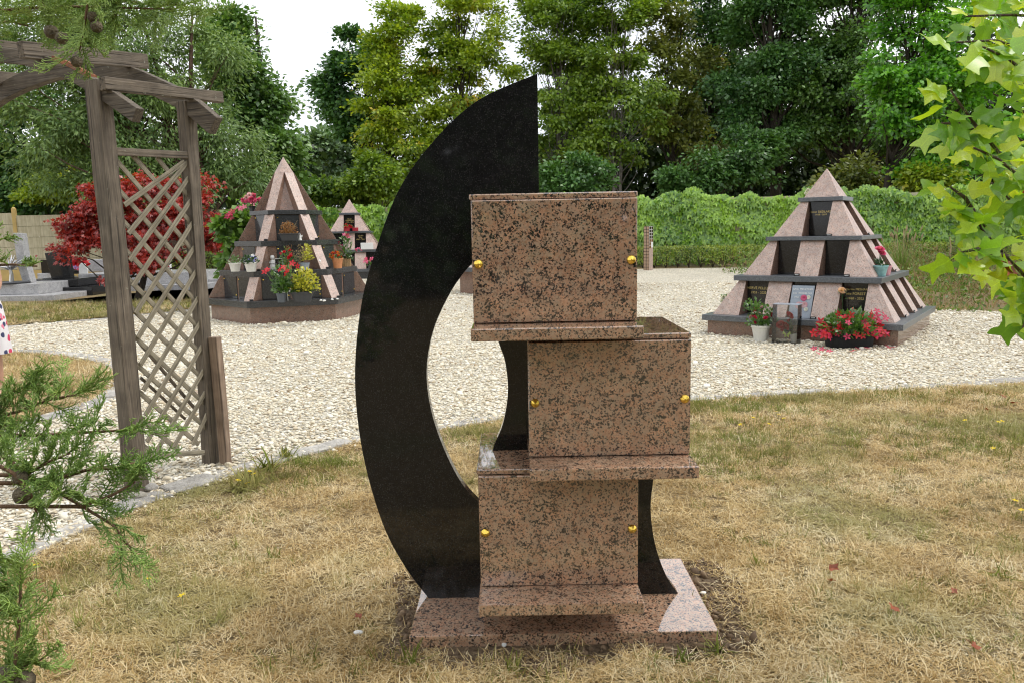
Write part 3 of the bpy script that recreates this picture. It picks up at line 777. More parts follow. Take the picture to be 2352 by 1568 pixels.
# ================================================================== square columbarium pyramids
def rot2(p, k):
    for _ in range(k): p = (-p[1], p[0])
    return p
def pyramid(label, loc, rz, scale, plinth_mat, texts):
    root = empty('columbarium_pyramid', loc, rz, label, 'columbarium', 'stepped granite columbaria', scale)
    AP, K = 2.375, 0.585
    A = lambda z: K*(AP - z)
    sq = lambda a: [(-a, -a), (a, -a), (a, a), (-a, a)]
    MB().prism(sq(1.27), -0.02, 0.212).build('plinth', plinth_mat, root, bevel=0.004)
    tiers = [(1.335, 0.212, 0.292, 0.775, 3), (0.995, 0.776, 0.852, 1.342, 2), (0.655, 1.343, 1.398, 1.895, 1), (0.31, 1.896, 1.955, None, 0)]
    W = 0.33
    for k, (a, z0, z1, zt, nd) in enumerate(tiers):
        MB().prism(sq(a), z0, z1).build('shelf', M['shelf'], root, bevel=0.004)
        if not nd: continue
        ab, at_ = A(z1), A(zt); ai = at_ - 0.07; z1 += 0.002; zt -= 0.002
        half = (2*nd - 1)*W/2
        MB().prism(sq(ai - 0.025), z1, zt).build('core', M['shelf2'], root)
        for s in range(4):
            def T(x, y): return rot2((x, y), s)
            for j in range(nd):
                x0 = -half + 2*j*W
                loop = [T(x0 + 0.003, -ai - 0.012), T(x0 + W - 0.003, -ai - 0.012), T(x0 + W - 0.003, -ai + 0.026), T(x0 + 0.003, -ai + 0.026)]
                o = MB().prism(loop, z1 + 0.003, zt - 0.003).build('door', M['door'], root, bevel=0.002)
                if s == 0 and (k, j) in texts:
                    spec = texts[(k, j)]
                    for (body, size, zc, m) in spec:
                        tm = text_mesh(body, size)
                        link('inscription', tm, m, o, (x0 + W/2, -ai - 0.0135, zc), (math.pi/2, 0, 0))
                if j < nd - 1:
                    xa, xb = x0 + W + 0.001, x0 + 2*W - 0.001
                    lo = [T(xa, -ab), T(xb, -ab), T(xb, -ai + 0.024), T(xa, -ai + 0.024)]; hi = [T(xa, -at_), T(xb, -at_), T(xb, -ai + 0.024), T(xa, -ai + 0.024)]
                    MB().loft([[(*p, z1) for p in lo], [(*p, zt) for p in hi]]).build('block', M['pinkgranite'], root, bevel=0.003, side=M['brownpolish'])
                # little black number plate at the foot of the next block
                xp = x0 + W + 0.004; yb = -ab - 0.004
                pl = MB().prism([T(xp, yb), T(xp + 0.075, yb), T(xp + 0.075, yb + 0.012), T(xp, yb + 0.012)], z1, z1 + 0.032).build('number_plate', M['blackfabric'], root)
                wm_ = MB()
                for u in range(4):
                    wm_.prism([T(xp + 0.012 + u*0.013, yb - 0.0015), T(xp + 0.021 + u*0.013, yb - 0.0015), T(xp + 0.021 + u*0.013, yb), T(xp + 0.012 + u*0.013, yb)], z1 + 0.010, z1 + 0.022)
                wm_.build('plate_marks', M['letterwhite'], pl)
            e = half + 0.001; i2 = ai - 0.02
            lo = [(e, -ab), (ab, -ab), (ab, -e), (i2, -e), (i2, -i2), (e, -i2)] if e < i2 else [(e, -ab), (ab, -ab), (ab, -e), (e, -e)]
            hi = [(e, -at_), (at_, -at_), (at_, -e), (i2, -e), (i2, -i2), (e, -i2)] if e < i2 else [(e, -at_), (at_, -at_), (at_, -e), (e, -e)]
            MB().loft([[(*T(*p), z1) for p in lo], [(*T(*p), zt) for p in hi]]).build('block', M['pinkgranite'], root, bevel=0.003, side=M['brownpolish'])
    a = A(1.957)
    MB().loft([[(x, y, 1.957) for x, y in sq(a)], [(x, y, AP - 0.004) for x, y in sq(0.003)]]).build('capstone', M['pinkgranite'], root, bevel=0.002)
    return root
GO, WH = M['gold'], M['letterwhite']
PR = (4.655, 11.44, 0.0); PR_ROT = R(-36.5)
pyr_r = pyramid('three tiered square granite columbarium pyramid with red flowers in front', PR, PR_ROT, 1.0, M['brownpolish'], {
    (0, 0): [('HERVÉ PELLUD', 0.052, 0.665, GO), ('1953 - 2022', 0.046, 0.600, GO)],
    (0, 2): [('Catherine MESNARD', 0.040, 0.685, GO), ('née FOREST', 0.048, 0.625, GO), ('1960 - 2022', 0.044, 0.560, GO)],
    (2, 0): [('Léon SIEDLARZ', 0.044, 1.745, GO), ('1938 - 2019', 0.034, 1.705, GO)]})
pf = at(804, 500, 28.4)
pyr_f = pyramid('small distant granite columbarium pyramid by the creeper wall, half hidden by the crescent', (float(pf[0]), 28.4, 0), R(7), 1.19, M['shelf2'], {
    (2, 0): [('Claude\nCHAMPION\n1937 - 2016', 0.048, 1.72, GO), ('Micheline\nCHAMPION', 0.048, 1.55, GO)],
    (1, 1): [('Isabelle\nJung\n1961 - 2021', 0.055, 1.20, GO)]})

# ================================================================== hexagonal columbarium
HX = (-4.29, 14.95, 0.0); HX_ROT = R(17.0)
hexa = empty('hexagonal_columbarium', HX, HX_ROT, 'large hexagonal granite columbarium with pointed top and many potted plants', 'columbarium', 'stepped granite columbaria')
def hexpoly(r): return [(r*math.cos(R(60*k - 120)), r*math.sin(R(60*k - 120))) for k in range(6)]      # side 0-1 faces the camera
HAP, HK = 3.04, 0.575
HR = lambda z: HK*(HAP - z)
htiers = [(1.57, 0.30, 0.415, 0.825), (1.285, 0.826, 0.93, 1.365), (0.985, 1.366, 1.46, 1.94), (0.675, 1.941, 2.02, 2.735)]
MB().prism(hexpoly(1.475), -0.02, 0.299).build('plinth', M['brownpolish'], hexa, bevel=0.004)
FW = 0.185
for k, (r, z0, z1, zt) in enumerate(htiers):
    MB().prism(hexpoly(r), z0, z1).build('shelf', M['shelf2'], hexa, bevel=0.004)
    z1 += 0.002; zt -= 0.002
    rb, rt = HR(z1), HR(zt)
    if k < 3:
        rc = rt*0.985
        MB().prism(hexpoly(rc), z1, zt).build('core', M['brownpolish'], hexa)
    else:
        rc = 0.1
        MB().loft([[(x, y, z1) for x, y in hexpoly(rb*0.80)], [(x, y, zt) for x, y in hexpoly(rt*0.80)]]).build('core', M['brownpolish'], hexa)
    for c in range(6):
        a = R(60*c - 120); ca, sa = math.cos(a), math.sin(a)
        T = lambda rr, tt: (rr*ca - tt*sa, rr*sa + tt*ca)
        ri = min(rc*0.86, rt*0.6) if k < 3 else rt*0.3
        lo = [T(ri, -FW/2), T(rb, -FW/2), T(rb, FW/2), T(ri, FW/2)]; hi = [T(ri, -FW/2), T(rt, -FW/2), T(rt, FW/2), T(ri, FW/2)]
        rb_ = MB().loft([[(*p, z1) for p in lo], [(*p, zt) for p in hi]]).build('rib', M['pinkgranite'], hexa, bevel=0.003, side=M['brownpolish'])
        if k < 3:
            MB().prism([T(rb + 0.004, FW/2 - 0.07), T(rb + 0.004, FW/2), T(rb - 0.01, FW/2), T(rb - 0.01, FW/2 - 0.07)], z1, z1 + 0.035).build('number_plate', M['blackfabric'], rb_)
            ap = rc*math.cos(R(30)); b = R(60*c - 90); cb, sb = math.cos(b), math.sin(b)
            Q = lambda u, d: ((ap + d)*cb - u*sb, (ap + d)*sb + u*cb)
            hw = rc/2 - FW*0.58
            cuts = [(-hw, -0.035), (0.035, hw)] if k == 0 else ([(-hw*0.62, hw*0.62)] if k == 1 else [(-hw, hw)])
            for (u0, u1) in cuts:
                d = MB().prism([Q(u0, 0.014), Q(u1, 0.014), Q(u1, -0.004), Q(u0, -0.004)], z1 + 0.004, zt - 0.004).build('door', M['greydoor'], hexa, bevel=0.002)
                n = 10
                for (uu, zq) in ((u0 + 0.03, zt - 0.05), (u1 - 0.03, z1 + 0.06)):
                    lp = [[(*Q(uu + rr*math.cos(6.283*i/n), 0.014 + hh), zq + rr*math.sin(6.283*i/n)) for i in range(n)] for rr, hh in ((0.014, 0), (0.012, 0.006), (0.004, 0.012))]
                    MB().loft(lp).build('stud', M['brass'], d)
MB().loft([[(x, y, 2.736) for x, y in hexpoly(HR(2.736))], [(x, y, HAP - 0.004) for x, y in hexpoly(0.003)]]).build('capstone', M['pinkgranite'], hexa, bevel=0.002)

# ---- low hexagonal memorial behind the crescent
LOWC = (1.02, 20.3, 0)
low = empty('granite_memorial', LOWC, R(14), 'low hexagonal granite memorial with grey coping behind the crescent monument', 'memorial')
MB().prism(hexpoly(2.40), -0.02, 0.56).build('wall', M['brownpolish'], low, bevel=0.005)
MB().prism(hexpoly(2.50), 0.562, 0.66).build('coping', M['shelf'], low, bevel=0.005)
MB().loft([[(x, y, 0.662) for x, y in hexpoly(2.2)], [(x, y, 0.80) for x, y in hexpoly(1.9)]]).build('sloping_top', M['pinkgranite'], low, bevel=0.005)

# ---- slim granite post with mosaic tiles
g0 = at(1477.5, 616, 29.0); g1 = at(1500, 616, 29.0); gt = at(1488, 520.5, 29.0)
gx = (float(g0[0]) + float(g1[0]))/2; gh = float(gt[2]); gw = 0.25
post = empty('mosaic_post', (gx, 29.0, 0), R(45), 'slim granite post with mosaic tiles standing before the low hedge', 'memorial post')
MB().box(-gw/2, gw/2, -gw/2, gw/2, -0.02, gh).build('shaft', M['pinkgranite'], post, bevel=0.004)
M['tilebrown'] = plain('brown_tile', (0.16, 0.06, 0.015), 0.25); M['tiledark'] = plain('dark_tile', (0.035, 0.02, 0.012), 0.25); M['tiletan'] = plain('tan_tile', (0.36, 0.24, 0.16), 0.3)
th = gh/14
MB().box(-gw/2 - 0.0025, -gw/2 - 0.0005, -gw/2, gw/2, 0.0, gh).build('grout', M['door'], post); MB().box(-gw/2, gw/2, -gw/2 - 0.0025, -gw/2 - 0.0005, gh*0.52, gh).build('grout', M['letterwhite'], post)
for i in range(14):
    for j in range(2):
        a = -gw/2 + 0.012 + j*gw/2; b2 = a + gw/2 - 0.024; zz0 = gh - (i+1)*th + 0.008; zz1 = gh - i*th - 0.008
        MB().box(-gw/2 - 0.006, -gw/2 - 0.001, a, b2, zz0, zz1).build('tile', M['tiletan'], post)
        if i < 4 or (i < 7 and (i + j) < 7 - j):
            MB().box(a, b2, -gw/2 - 0.006, -gw/2 - 0.001, zz0, zz1).build('tile', M['tiledark'] if i < 4 else M['tilebrown'], post)

# ================================================================== walls, creeper, hedges, graves
t = NT('cream_concrete'); c = t.coord()
n1 = t.noise(c, 3, 5, 0.6); st = t.noise(t.coord('Object', (9, 9, 0.9)), 2.0, 4, 0.6)
col = t.ramp(n1, [(0.3, (0.52, 0.47, 0.32)), (0.7, (0.64, 0.59, 0.43))])
col = t.mix(1.0, col, t.ramp(st, [(0.3, (0.72, 0.70, 0.66)), (0.6, (1.0, 1.0, 1.0))]), 'MULTIPLY')
M['concrete'] = t.principled(col, 0.9, t.bump(t.noise(c, 40, 3), 0.004))
M['ochre'] = plain('ochre_paint', (0.58, 0.42, 0.16), 0.85, 0.12, 3)
def panel_wall(name, label, a, b, h, bay, rows, post_top=0.06, low=None):
    a, b = Vector(a), Vector(b); d = (b - a); ln = d.length; rz = math.atan2(d.y, d.x)
    root = empty(name, a, rz, label, 'wall')
    nb = int(round(ln / bay)); bay = ln / nb
    base = {}
    for i in range(nb):
        hb = h - (0.10 if low and i % 2 == 0 else 0.0); rh = hb / rows
        for j in range(rows):
            key = (round(rh, 3), j == 0)
            if key not in base: base[key] = MB().box(0.07, bay - 0.07, -0.02, 0.02, 0.006, rh - 0.006).mesh('panel')
            link('panel', base[key], M['ochre'] if j == 0 and low else M['concrete'], root, (i*bay, 0, j*rh))
    pm = MB().prism([(-0.07, -0.055), (0.07, -0.055), (0.07, 0.055), (-0.07, 0.055)], 0, h + post_top).ball((0, 0, h + post_top), 0.075, 10, 6, (1, 0.8, 0.8)).mesh('post')
    for i in range(nb + 1): link('post', pm, M['concrete'] if not low else M['ochre'], root, (i*bay, 0, 0))
    return root
lw = at(40, 560, 30.0)
panel_wall('concrete_wall', 'cream concrete panel wall with rounded posts behind the graves', (float(lw[0]) - 9.6, 30.0, 0), (float(lw[0]) + 9.6, 30.0, 0), 2.62, 4.8, 6, 0.16, True)
WY = lambda x: 31.8 - 0.25*(x - 5.7)
panel_wall('boundary_wall', 'pale concrete boundary wall showing through gaps in the creeper', (-9.2, WY(-9.2), 0), (23.2, WY(23.2), 0), 2.72, 2.4, 6)

# ---- creeper on the wall
M['creeper'] = leafmat('creeper_leaves', (0.075, 0.23, 0.015), (0.42, 0.68, 0.050), 0.35, 0.45, (0.36, 0.085, 0.035), 0.07, 0.5, 0.755)
r = np.random.default_rng(21)
n = 15500
u = r.uniform(-9.5, 22.5, n); hgt = 2.86 + 0.15*np.sin(u*1.1) + 0.10*np.sin(u*2.7 + 1) + 0.08*np.sin(u*6.1)
z = hgt * r.uniform(0.04, 1.0, n)**0.85
th_ = np.sin(u*1.9 + z*2.1) * np.cos(u*0.7 - z*3.1 + 1.0) + 0.5*np.sin(u*4.3 + 2*z)
keep = (th_ > -0.98) | (r.uniform(size=n) < 0.35) | (z > hgt*0.8)
u, z, hgt = u[keep], z[keep], hgt[keep]; n = len(u)
bul = 0.08 + 0.30*(0.5 + 0.5*np.sin(u*2.3 + z*2.9)*np.cos(u*0.9 - z*1.7)) * r.uniform(0, 1, n) + np.where(z > hgt - 0.35, r.uniform(-0.25, 0.12, n), 0)
wd = np.array([1, -0.25, 0]); wd = wd/np.linalg.norm(wd); wn_ = np.array([wd[1], -wd[0], 0])
P = np.column_stack([u, WY(u), z]) + wn_*bul[:, None]
D = np.column_stack([r.normal(0, 0.35, n), r.normal(0, 0.2, n) - 0.3, -np.abs(r.normal(0.9, 0.3, n))])
N = wn_ + r.normal(0, 0.45, (n, 3)) + np.array([0, 0, 0.65])
V, F = lobed_leaves(P, D, N, r.uniform(0.13, 0.25, n))
cre = empty('virginia_creeper', (0, float(WY(0)) - 0.2, 0), 0, 'bright green creeper covering the long boundary wall', 'climbing plant')
o = big_mesh('foliage', V - np.array([0, float(WY(0)) - 0.2, 0]), F, M['creeper'], cre); o['kind'] = 'stuff'
mb = MB()
for k in range(26):
    x0 = r.uniform(-7, 22); pts = [(x0 + 0.15*math.sin(q*2 + k) + q*r.uniform(-.1, .1), 0, 0.02 + q) for q in np.linspace(0, 2.5, 7)]
    mb.tube([(p[0], WY(p[0]) - 0.06 - (WY(0) - 0.2), p[2]) for p in pts], 0.012, 5)
mb.build('stems', plain('creeper_stem', (0.12, 0.08, 0.05), 0.9), cre)

# ---- clipped hedges
M['hedge'] = leafmat('box_hedge_leaves', (0.06, 0.12, 0.018), (0.36, 0.44, 0.06), 0.25, 0.45, None, 0.05, 1.2)
M['hedgecore'] = plain('hedge_inside_twigs', (0.05, 0.035, 0.022), 0.95, 0.4, 20)
def hedge(label, a, b, wid, h, n, leaf, seed, gap=0.12):
    r = np.random.default_rng(seed); a, b = np.array(a, float), np.array(b, float); ln = np.linalg.norm(b - a); d = (b - a)/ln; nn = np.array([-d[1], d[0]])
    root = empty('clipped_hedge', (*a, 0), 0, label, 'hedge', 'clipped box hedges')
    f = r.uniform(size=n); s = r.uniform(0, ln, n)
    on_top = f < 0.3; side = np.where(r.uniform(size=n) < 0.75, -1, 1)
    lat = np.where(on_top, r.uniform(-wid/2, wid/2, n), side*wid/2 + r.normal(0, 0.03, n) + 0.04*np.sin(s*3.1))
    zz = np.where(on_top, h + r.normal(0, 0.025, n), gap + (h - gap)*r.uniform(0, 1, n)**0.75)
    thin = (zz < h*0.42) & (np.sin(s*4.4) + np.sin(s*1.7 + 1) > 0.25) & (r.uniform(size=n) < 0.8)
    s, lat, zz = s[~thin], lat[~thin], zz[~thin]; n = len(s)
    P = np.column_stack([d[0]*s + nn[0]*lat, d[1]*s + nn[1]*lat, zz])
    D = r.normal(0, 1, (n, 3)) + np.array([0, 0, 0.5]); N = r.normal(0, 1, (n, 3)) + np.array([nn[0], nn[1], 0])*np.sign(lat)[:, None] + np.array([0, 0, 0.8])
    V, F = leaf_quads(P, D, N, r.uniform(0.7, 1.3, n)*leaf, r.uniform(0.25, 0.4, n)*leaf)
    o = big_mesh('foliage', V, F, M['hedge'], root); o['kind'] = 'stuff'
    mb = MB()
    for k in range(int(ln/0.45)):
        s0 = (k + 0.5)*0.45; c = d*s0
        for q in range(5):
            e = c + d*r.uniform(-.28, .28) + nn*r.uniform(-wid*.35, wid*.35)
            mb.tube([(c[0] + nn[0]*r.uniform(-.05, .05), c[1], 0), ((c[0]+e[0])/2, (c[1]+e[1])/2, h*0.35), (e[0], e[1], h*0.9)], [0.02, 0.013, 0.006], 4)
    mb.build('stems', M['hedgecore'], root)
    return root
HYW = lambda x: WY(x) - 1.15
hedge('long low clipped hedge along the foot of the creeper wall', (4.2, HYW(4.2)), (21, HYW(21)), 0.75, 0.80, 15000, 0.075, 31)
hedge('short dark hedge between the red maple and the hexagonal columbarium', (-12.5, 27.4), (-8.3, 26.2), 0.9, 0.98, 6000, 0.075, 32)
hedge('far hedge glimpsed beneath the distant columbarium wall', (-8.0, HYW(-8)), (-2.2, HYW(-2.2)), 0.7, 0.6, 4500, 0.075, 33)

# ---- graves on the lawn at the left
def dbox(x0, x1, ytop, ybot, Y, depth, mb=None, taper=0.0):
    a, b = at(x0, ybot, Y), at(x1, ybot, Y); zt = float(at((x0+x1)/2, ytop, Y)[2]); zb = float(at((x0+x1)/2, ybot, Y)[2])
    return (float(a[0]), float(b[0]), Y, Y + depth, max(zb, -0.02), zt)
def grave(name, label, parts, cat='grave'):
    x0 = parts[0][1][0]; root = empty(name, ((parts[0][1][0]+parts[0][1][1])/2, parts[0][1][2], 0), 0, label, cat, 'granite graves on the left lawn')
    L0 = tuple(root.location)
    for nm, bx, mat in parts: MB().box(*bx).build(nm, mat, root, bevel=0.01, off=L0)
    return root, L0
GG, BG = M['greygranite'], M['black']
def seat(bx, z0, z1=None): return (bx[0], bx[1], bx[2], bx[3], z0, z1 if z1 is not None else bx[5])
ga = dbox(-60, 128, 670, 688, 19.9, 2.4)
gb_ = dbox(-40, 90, 655, 682, 20.3, 1.7)
gst = dbox(43, 63, 535, 657, 20.9, 0.26)
root, L0 = grave('grey_grave', 'pale grey granite grave with a tall leaning stele', [('slab', seat(ga, -0.02, 0.14), GG), ('plinth', seat(gb_, 0.142, 0.42), GG)])
z0 = 0.422; x0, x1, zt = gst[0], gst[1], gst[5]
MB().loft([[(x0 + 0.12, 20.9, z0), (x1 + 0.11, 20.9, z0), (x1 + 0.11, 21.16, z0), (x0 + 0.12, 21.16, z0)], [(x0 + 0.02, 20.9, zt - 0.85), (x1 + 0.02, 20.9, zt - 0.85), (x1 + 0.02, 21.16, zt - 0.85), (x0 + 0.02, 21.16, zt - 0.85)], [(x0, 20.9, zt), (x1 - 0.02, 20.9, zt - 0.02), (x1 - 0.02, 21.16, zt - 0.02), (x0, 21.16, zt)]]).build('stele', GG, root, bevel=0.01, off=L0)
bb = dbox(92, 213, 658, 677, 21.4, 1.6)
bs = dbox(72, 180, 641, 660, 21.7, 1.2)
root, L0 = grave('black_grave', 'black polished granite grave with a curved top headstone', [('slab', seat(bb, -0.02, 0.24), M['door']), ('plinth', seat(bs, 0.242, 0.46), M['door'])])
xa, xb = float(at(106, 600, 22.0)[0]), float(at(166, 600, 22.0)[0]); zt = float(at(140, 568, 22.0)[2]); wd_ = xb - xa
prof = [(xa + 0.10, 0.462), (xb + 0.02, 0.462), (xb - 0.02, zt - 0.14), (xb - 0.08, zt - 0.05), (xb - 0.20*wd_, zt - 0.01), (xb - 0.32*wd_, zt), (xb - 0.48*wd_, zt - 0.045), (xb - 0.62*wd_, zt - 0.11), (xb - 0.78*wd_, zt - 0.145), (xb - 0.92*wd_, zt - 0.155), (xa - 0.02, zt - 0.165)]
MB().loft([[(x, 22.0, z) for x, z in prof], [(x - 0.16, 22.26, z) for x, z in prof]]).build('headstone', M['door'], root, bevel=0.01, off=L0)
b1 = dbox(176, 470, 656, 672, 22.9, 2.6); b2 = dbox(182, 455, 638, 660, 23.2, 2.0); b3 = dbox(205, 268, 596, 640, 24.6, 0.3)
root, L0 = grave('pale_tomb', 'pale grey granite tomb seen beneath the red maple', [('slab', seat(b1, -0.02, 0.17), GG), ('tombstone', seat(b2, 0.172, 0.52), GG), ('headstone', seat(b3, 0.522), GG)])
b1 = dbox(75, 112, 632, 645, 24.2, 1.6)
root, L0 = grave('low_tomb', 'low grey tomb slab left of the black headstone', [('slab', seat(b1, -0.02, 0.35), GG), ('tombstone', seat((b1[0]+.1, b1[1]-.1, b1[2]+.1, b1[3]-.1, 0, 0), 0.352, 0.52), GG)])
b1 = dbox(470, 600, 645, 662, 24.0, 1.9)
root, L0 = grave('grey_tomb', 'grey tomb slab between the maple and the columbarium', [('slab', seat(b1, -0.02, 0.25), GG)])
# plaques and vases on the graves
q = at(101, 632, 24.3); o = MB().box(-0.13, 0.13, 0, 0.06, 0, 0.42).build('memorial_plaque', BG, bevel=0.01); o.location = (float(q[0]), 24.4, 0.523); tag(o, 'small dark plaque left of the black headstone', 'plaque')
q = at(186, 622, 23.2)
mb = MB(); prof = [(0.0, 0), (0.26, 0), (0.28, 0.14), (0.20, 0.30), (0.09, 0.33), (0.02, 0.24)]
mb.loft([[(x - 0.13, 0, z) for x, z in prof], [(x - 0.13, 0.05, z) for x, z in prof]])
o = mb.build('white_plaque', M['plaster'], bevel=0.01); o.location = (float(q[0]), 23.3, 0.523); tag(o, 'white marble plaque beside red flowers on the pale tomb', 'plaque')
q = at(386, 620, 23.3); o = MB().lathe([(0.05, 0), (0.075, 0.1), (0.06, 0.2), (0.07, 0.24)], 14).build('white_vase', M['plaster'], smooth=True); o.location = (float(q[0]), 23.4, 0.523); tag(o, 'white vase on the pale tomb seen through the lattice', 'vase')
# silver memorial tree ornament on the grey grave
q = at(28, 660, 20.6)
orn = empty('metal_tree_ornament', (float(q[0]), 20.6, 0.423), 0, 'small silver metal tree ornament on the pale grey grave', 'ornament')
MB().lathe([(0.42, 0), (0.45, 0.03), (0.40, 0.05)], 18).build('dish', M['darkpot'], orn)
mb = MB(); rr = random.Random(5)
mb.tube([(0, 0, 0.05), (0.02, 0, 0.25), (0, 0, 0.4)], [0.06, 0.045, 0.04], 7)
for k in range(26):
    a = rr.uniform(0, 6.28); e = rr.uniform(0.2, 1.2); l = rr.uniform(0.25, 0.5)
    m = (math.cos(a)*math.cos(e)*l*.5, math.sin(a)*math.cos(e)*l*.5, 0.4 + math.sin(e)*l*.5)
    en = (m[0]*2, m[1]*2, 0.4 + math.sin(e)*l*0.9)
    mb.tube([(0, 0, 0.36), m, en], [0.022, 0.014, 0.006], 4)
mb.build('branches', M['steel'], orn)

# ================================================================== trees
def barkmat(n, c0, c1):
    t = NT(n); c = t.coord('Object', (6, 6, 1.2)); f = t.noise(c, 3, 6, 0.7)
    return t.principled(t.ramp(f, [(0.3, c0), (0.7, c1)]), 0.95, t.bump(f, 0.03))
M['bark'] = barkmat('dark_bark', (0.018, 0.014, 0.010), (0.075, 0.060, 0.045))
M['palebark'] = barkmat('pale_bark', (0.09, 0.08, 0.065), (0.26, 0.24, 0.21))
M['redbark'] = barkmat('red_brown_bark', (0.05, 0.028, 0.018), (0.16, 0.10, 0.07))
def B(x, y, Y, rx, rz, ry=None):
    """crown lobe centred on a sight line at depth Y; rx, rz in the units of the sight lines"""
    c = at(x, y, Y); k = Y/FOC
    return (float(c[0]), Y, float(c[2]), rx*k, (ry if ry else min(rx, rz)*k*0.8), rz*k)
def tree(name, label, bx, by, blobs, nleaf, leaf, mat, seed, bark='bark', trunk=0.2, clump=0.75, flat=0.55, droop=0.15, aspect=0.33, shell=0.5, cat='tree', group='trees beyond the cemetery wall', limbs=70, lobed=False, top=None, stems=1):
    r = np.random.default_rng(seed)
    root = empty(name, (bx, by, 0), 0, label, cat, group)
    O = np.array([bx, by, 0.0])
    vol = np.array([b[3]*b[5] for b in blobs]); vol = vol/vol.sum()
    C = []; 
    for b, v in zip(blobs, vol):
        nc = max(5, int(b[3]*b[5]*3.1/(clump**2) * 1.5))
        d = unit(r.normal(size=(nc, 3))); rad = shell + (1 - shell)*r.uniform(size=(nc, 1))**0.6
        wob = 1 + 0.22*np.sin(d[:, :1]*5 + seed) * np.cos(d[:, 2:]*4 + seed*2)
        C.append(np.array(b[:3]) + d*rad*wob*np.array(b[3:6]))
    C = np.concatenate(C)
    C = C[C[:, 2] > 0.5]
    per = r.gamma(2.0, 0.5, len(C)) + 0.25; per = (per/per.sum()*nleaf).astype(int) + 3
    idx = np.repeat(np.arange(len(C)), per); n = len(idx)
    sz = clump * r.uniform(0.6, 1.25, len(C))
    off = r.normal(size=(n, 3)) * np.array([1, 1, flat]) * 0.43
    P = C[idx] + off*sz[idx][:, None]
    ctr = np.average(np.array([b[:3] for b in blobs]), axis=0, weights=vol)
    D = unit(off + 1e-6) + r.normal(0, 0.55, (n, 3)) + unit(P - ctr)*0.35; D[:, 2] -= droop*2.2
    N = r.normal(0, 0.6, (n, 3)) + unit(P - ctr)*0.55 + np.array([0, -0.35, 0.65])
    ll = leaf*r.uniform(0.65, 1.35, n)
    V, F = (lobed_leaves(P, D, N, ll*0.7) if lobed else leaf_quads(P, D, N, ll, ll*aspect))
    cr = big_mesh('crown', V - O, F, mat, root)
    # trunk and limbs
    mb = MB(); zt = top or (max(b[2] + b[5]*0.55 for b in blobs)); 
    tops = []
    for s_ in range(stems):
        ph = r.uniform(0, 6, 4); sx = (s_ - (stems-1)/2)*trunk*2.5
        tx = ctr[0] - bx + sx*3
        tp = [(sx + tx*(q**1.5)*0.8 + trunk*1.1*math.sin(q*5 + ph[0])*q, (ctr[1]-by)*q*0.8 + trunk*1.1*math.sin(q*4 + ph[1])*q, q*zt - 0.05) for q in np.linspace(0, 1, 10)]
        mb.tube(tp, [trunk*(1.25 if i == 0 else 1)*(1 - 0.85*i/9) for i in range(10)], 8); tops.append(tp)
    for k in r.permutation(len(C))[:limbs]:
        c = C[k] - O; tp = tops[k % stems]
        q = np.clip((c[2]*0.72 - 0.3)/zt, 0.12, 0.92); i = q*9; i0 = int(i); a = np.array(tp[i0])*(1-(i-i0)) + np.array(tp[min(9, i0+1)])*(i-i0)
        m = (a*0.45 + c*0.55) + np.array([0, 0, -0.06*np.linalg.norm(c-a)]) + r.normal(0, 0.12, 3)
        w0 = trunk*(1 - 0.8*q)*0.42
        mb.tube([a, (a+m)/2 + r.normal(0, 0.05, 3), m, (m + c)/2 + r.normal(0, .08, 3), c], [w0, w0*0.75, w0*0.5, w0*0.32, w0*0.15], 5)
    mb.build('trunk', M[bark], root, smooth=True)
    return root
LM = {
 'willow': leafmat('grey_green_leaves', (0.07, 0.145, 0.035), (0.25, 0.37, 0.1), 0.3, 0.5, None, 0.04, 0.5),
 'oak': leafmat('oak_leaves', (0.04, 0.115, 0.022), (0.17, 0.32, 0.055), 0.3, 0.45, None, 0.06, 0.4),
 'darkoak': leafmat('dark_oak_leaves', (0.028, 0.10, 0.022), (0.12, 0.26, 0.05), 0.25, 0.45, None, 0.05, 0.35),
 'blueoak': leafmat('far_oak_leaves', (0.065, 0.125, 0.058), (0.18, 0.29, 0.115), 0.25, 0.5, None, 0.05, 0.35),
 'hornbeam': leafmat('hornbeam_leaves', (0.12, 0.24, 0.012), (0.44, 0.55, 0.03), 0.4, 0.45, (0.75, 0.55, 0.06), 0.05, 0.4, 0.60),
 'hornbeam2': leafmat('mixed_green_leaves', (0.075, 0.17, 0.014), (0.3, 0.44, 0.036), 0.38, 0.45, (0.6, 0.5, 0.06), 0.05, 0.4, 0.64),
 'olive': leafmat('olive_leaves', (0.085, 0.135, 0.02), (0.29, 0.33, 0.06), 0.35, 0.45, (0.52, 0.38, 0.1), 0.05, 0.5, 0.60),
 'ash': leafmat('bright_green_leaves', (0.055, 0.22, 0.014), (0.24, 0.58, 0.036), 0.4, 0.4, None, 0.06, 0.5),
 'bush': leafmat('bush_leaves', (0.06, 0.15, 0.015), (0.24, 0.38, 0.045), 0.35, 0.45, None, 0.05, 0.5),
 'wood': leafmat('shade_dark_wood_leaves', (0.01, 0.03, 0.008), (0.05, 0.09, 0.018), 0.25, 0.5, None, 0.03, 0.25),  # very dark greens: shade under the canopy is painted into the leaves
}
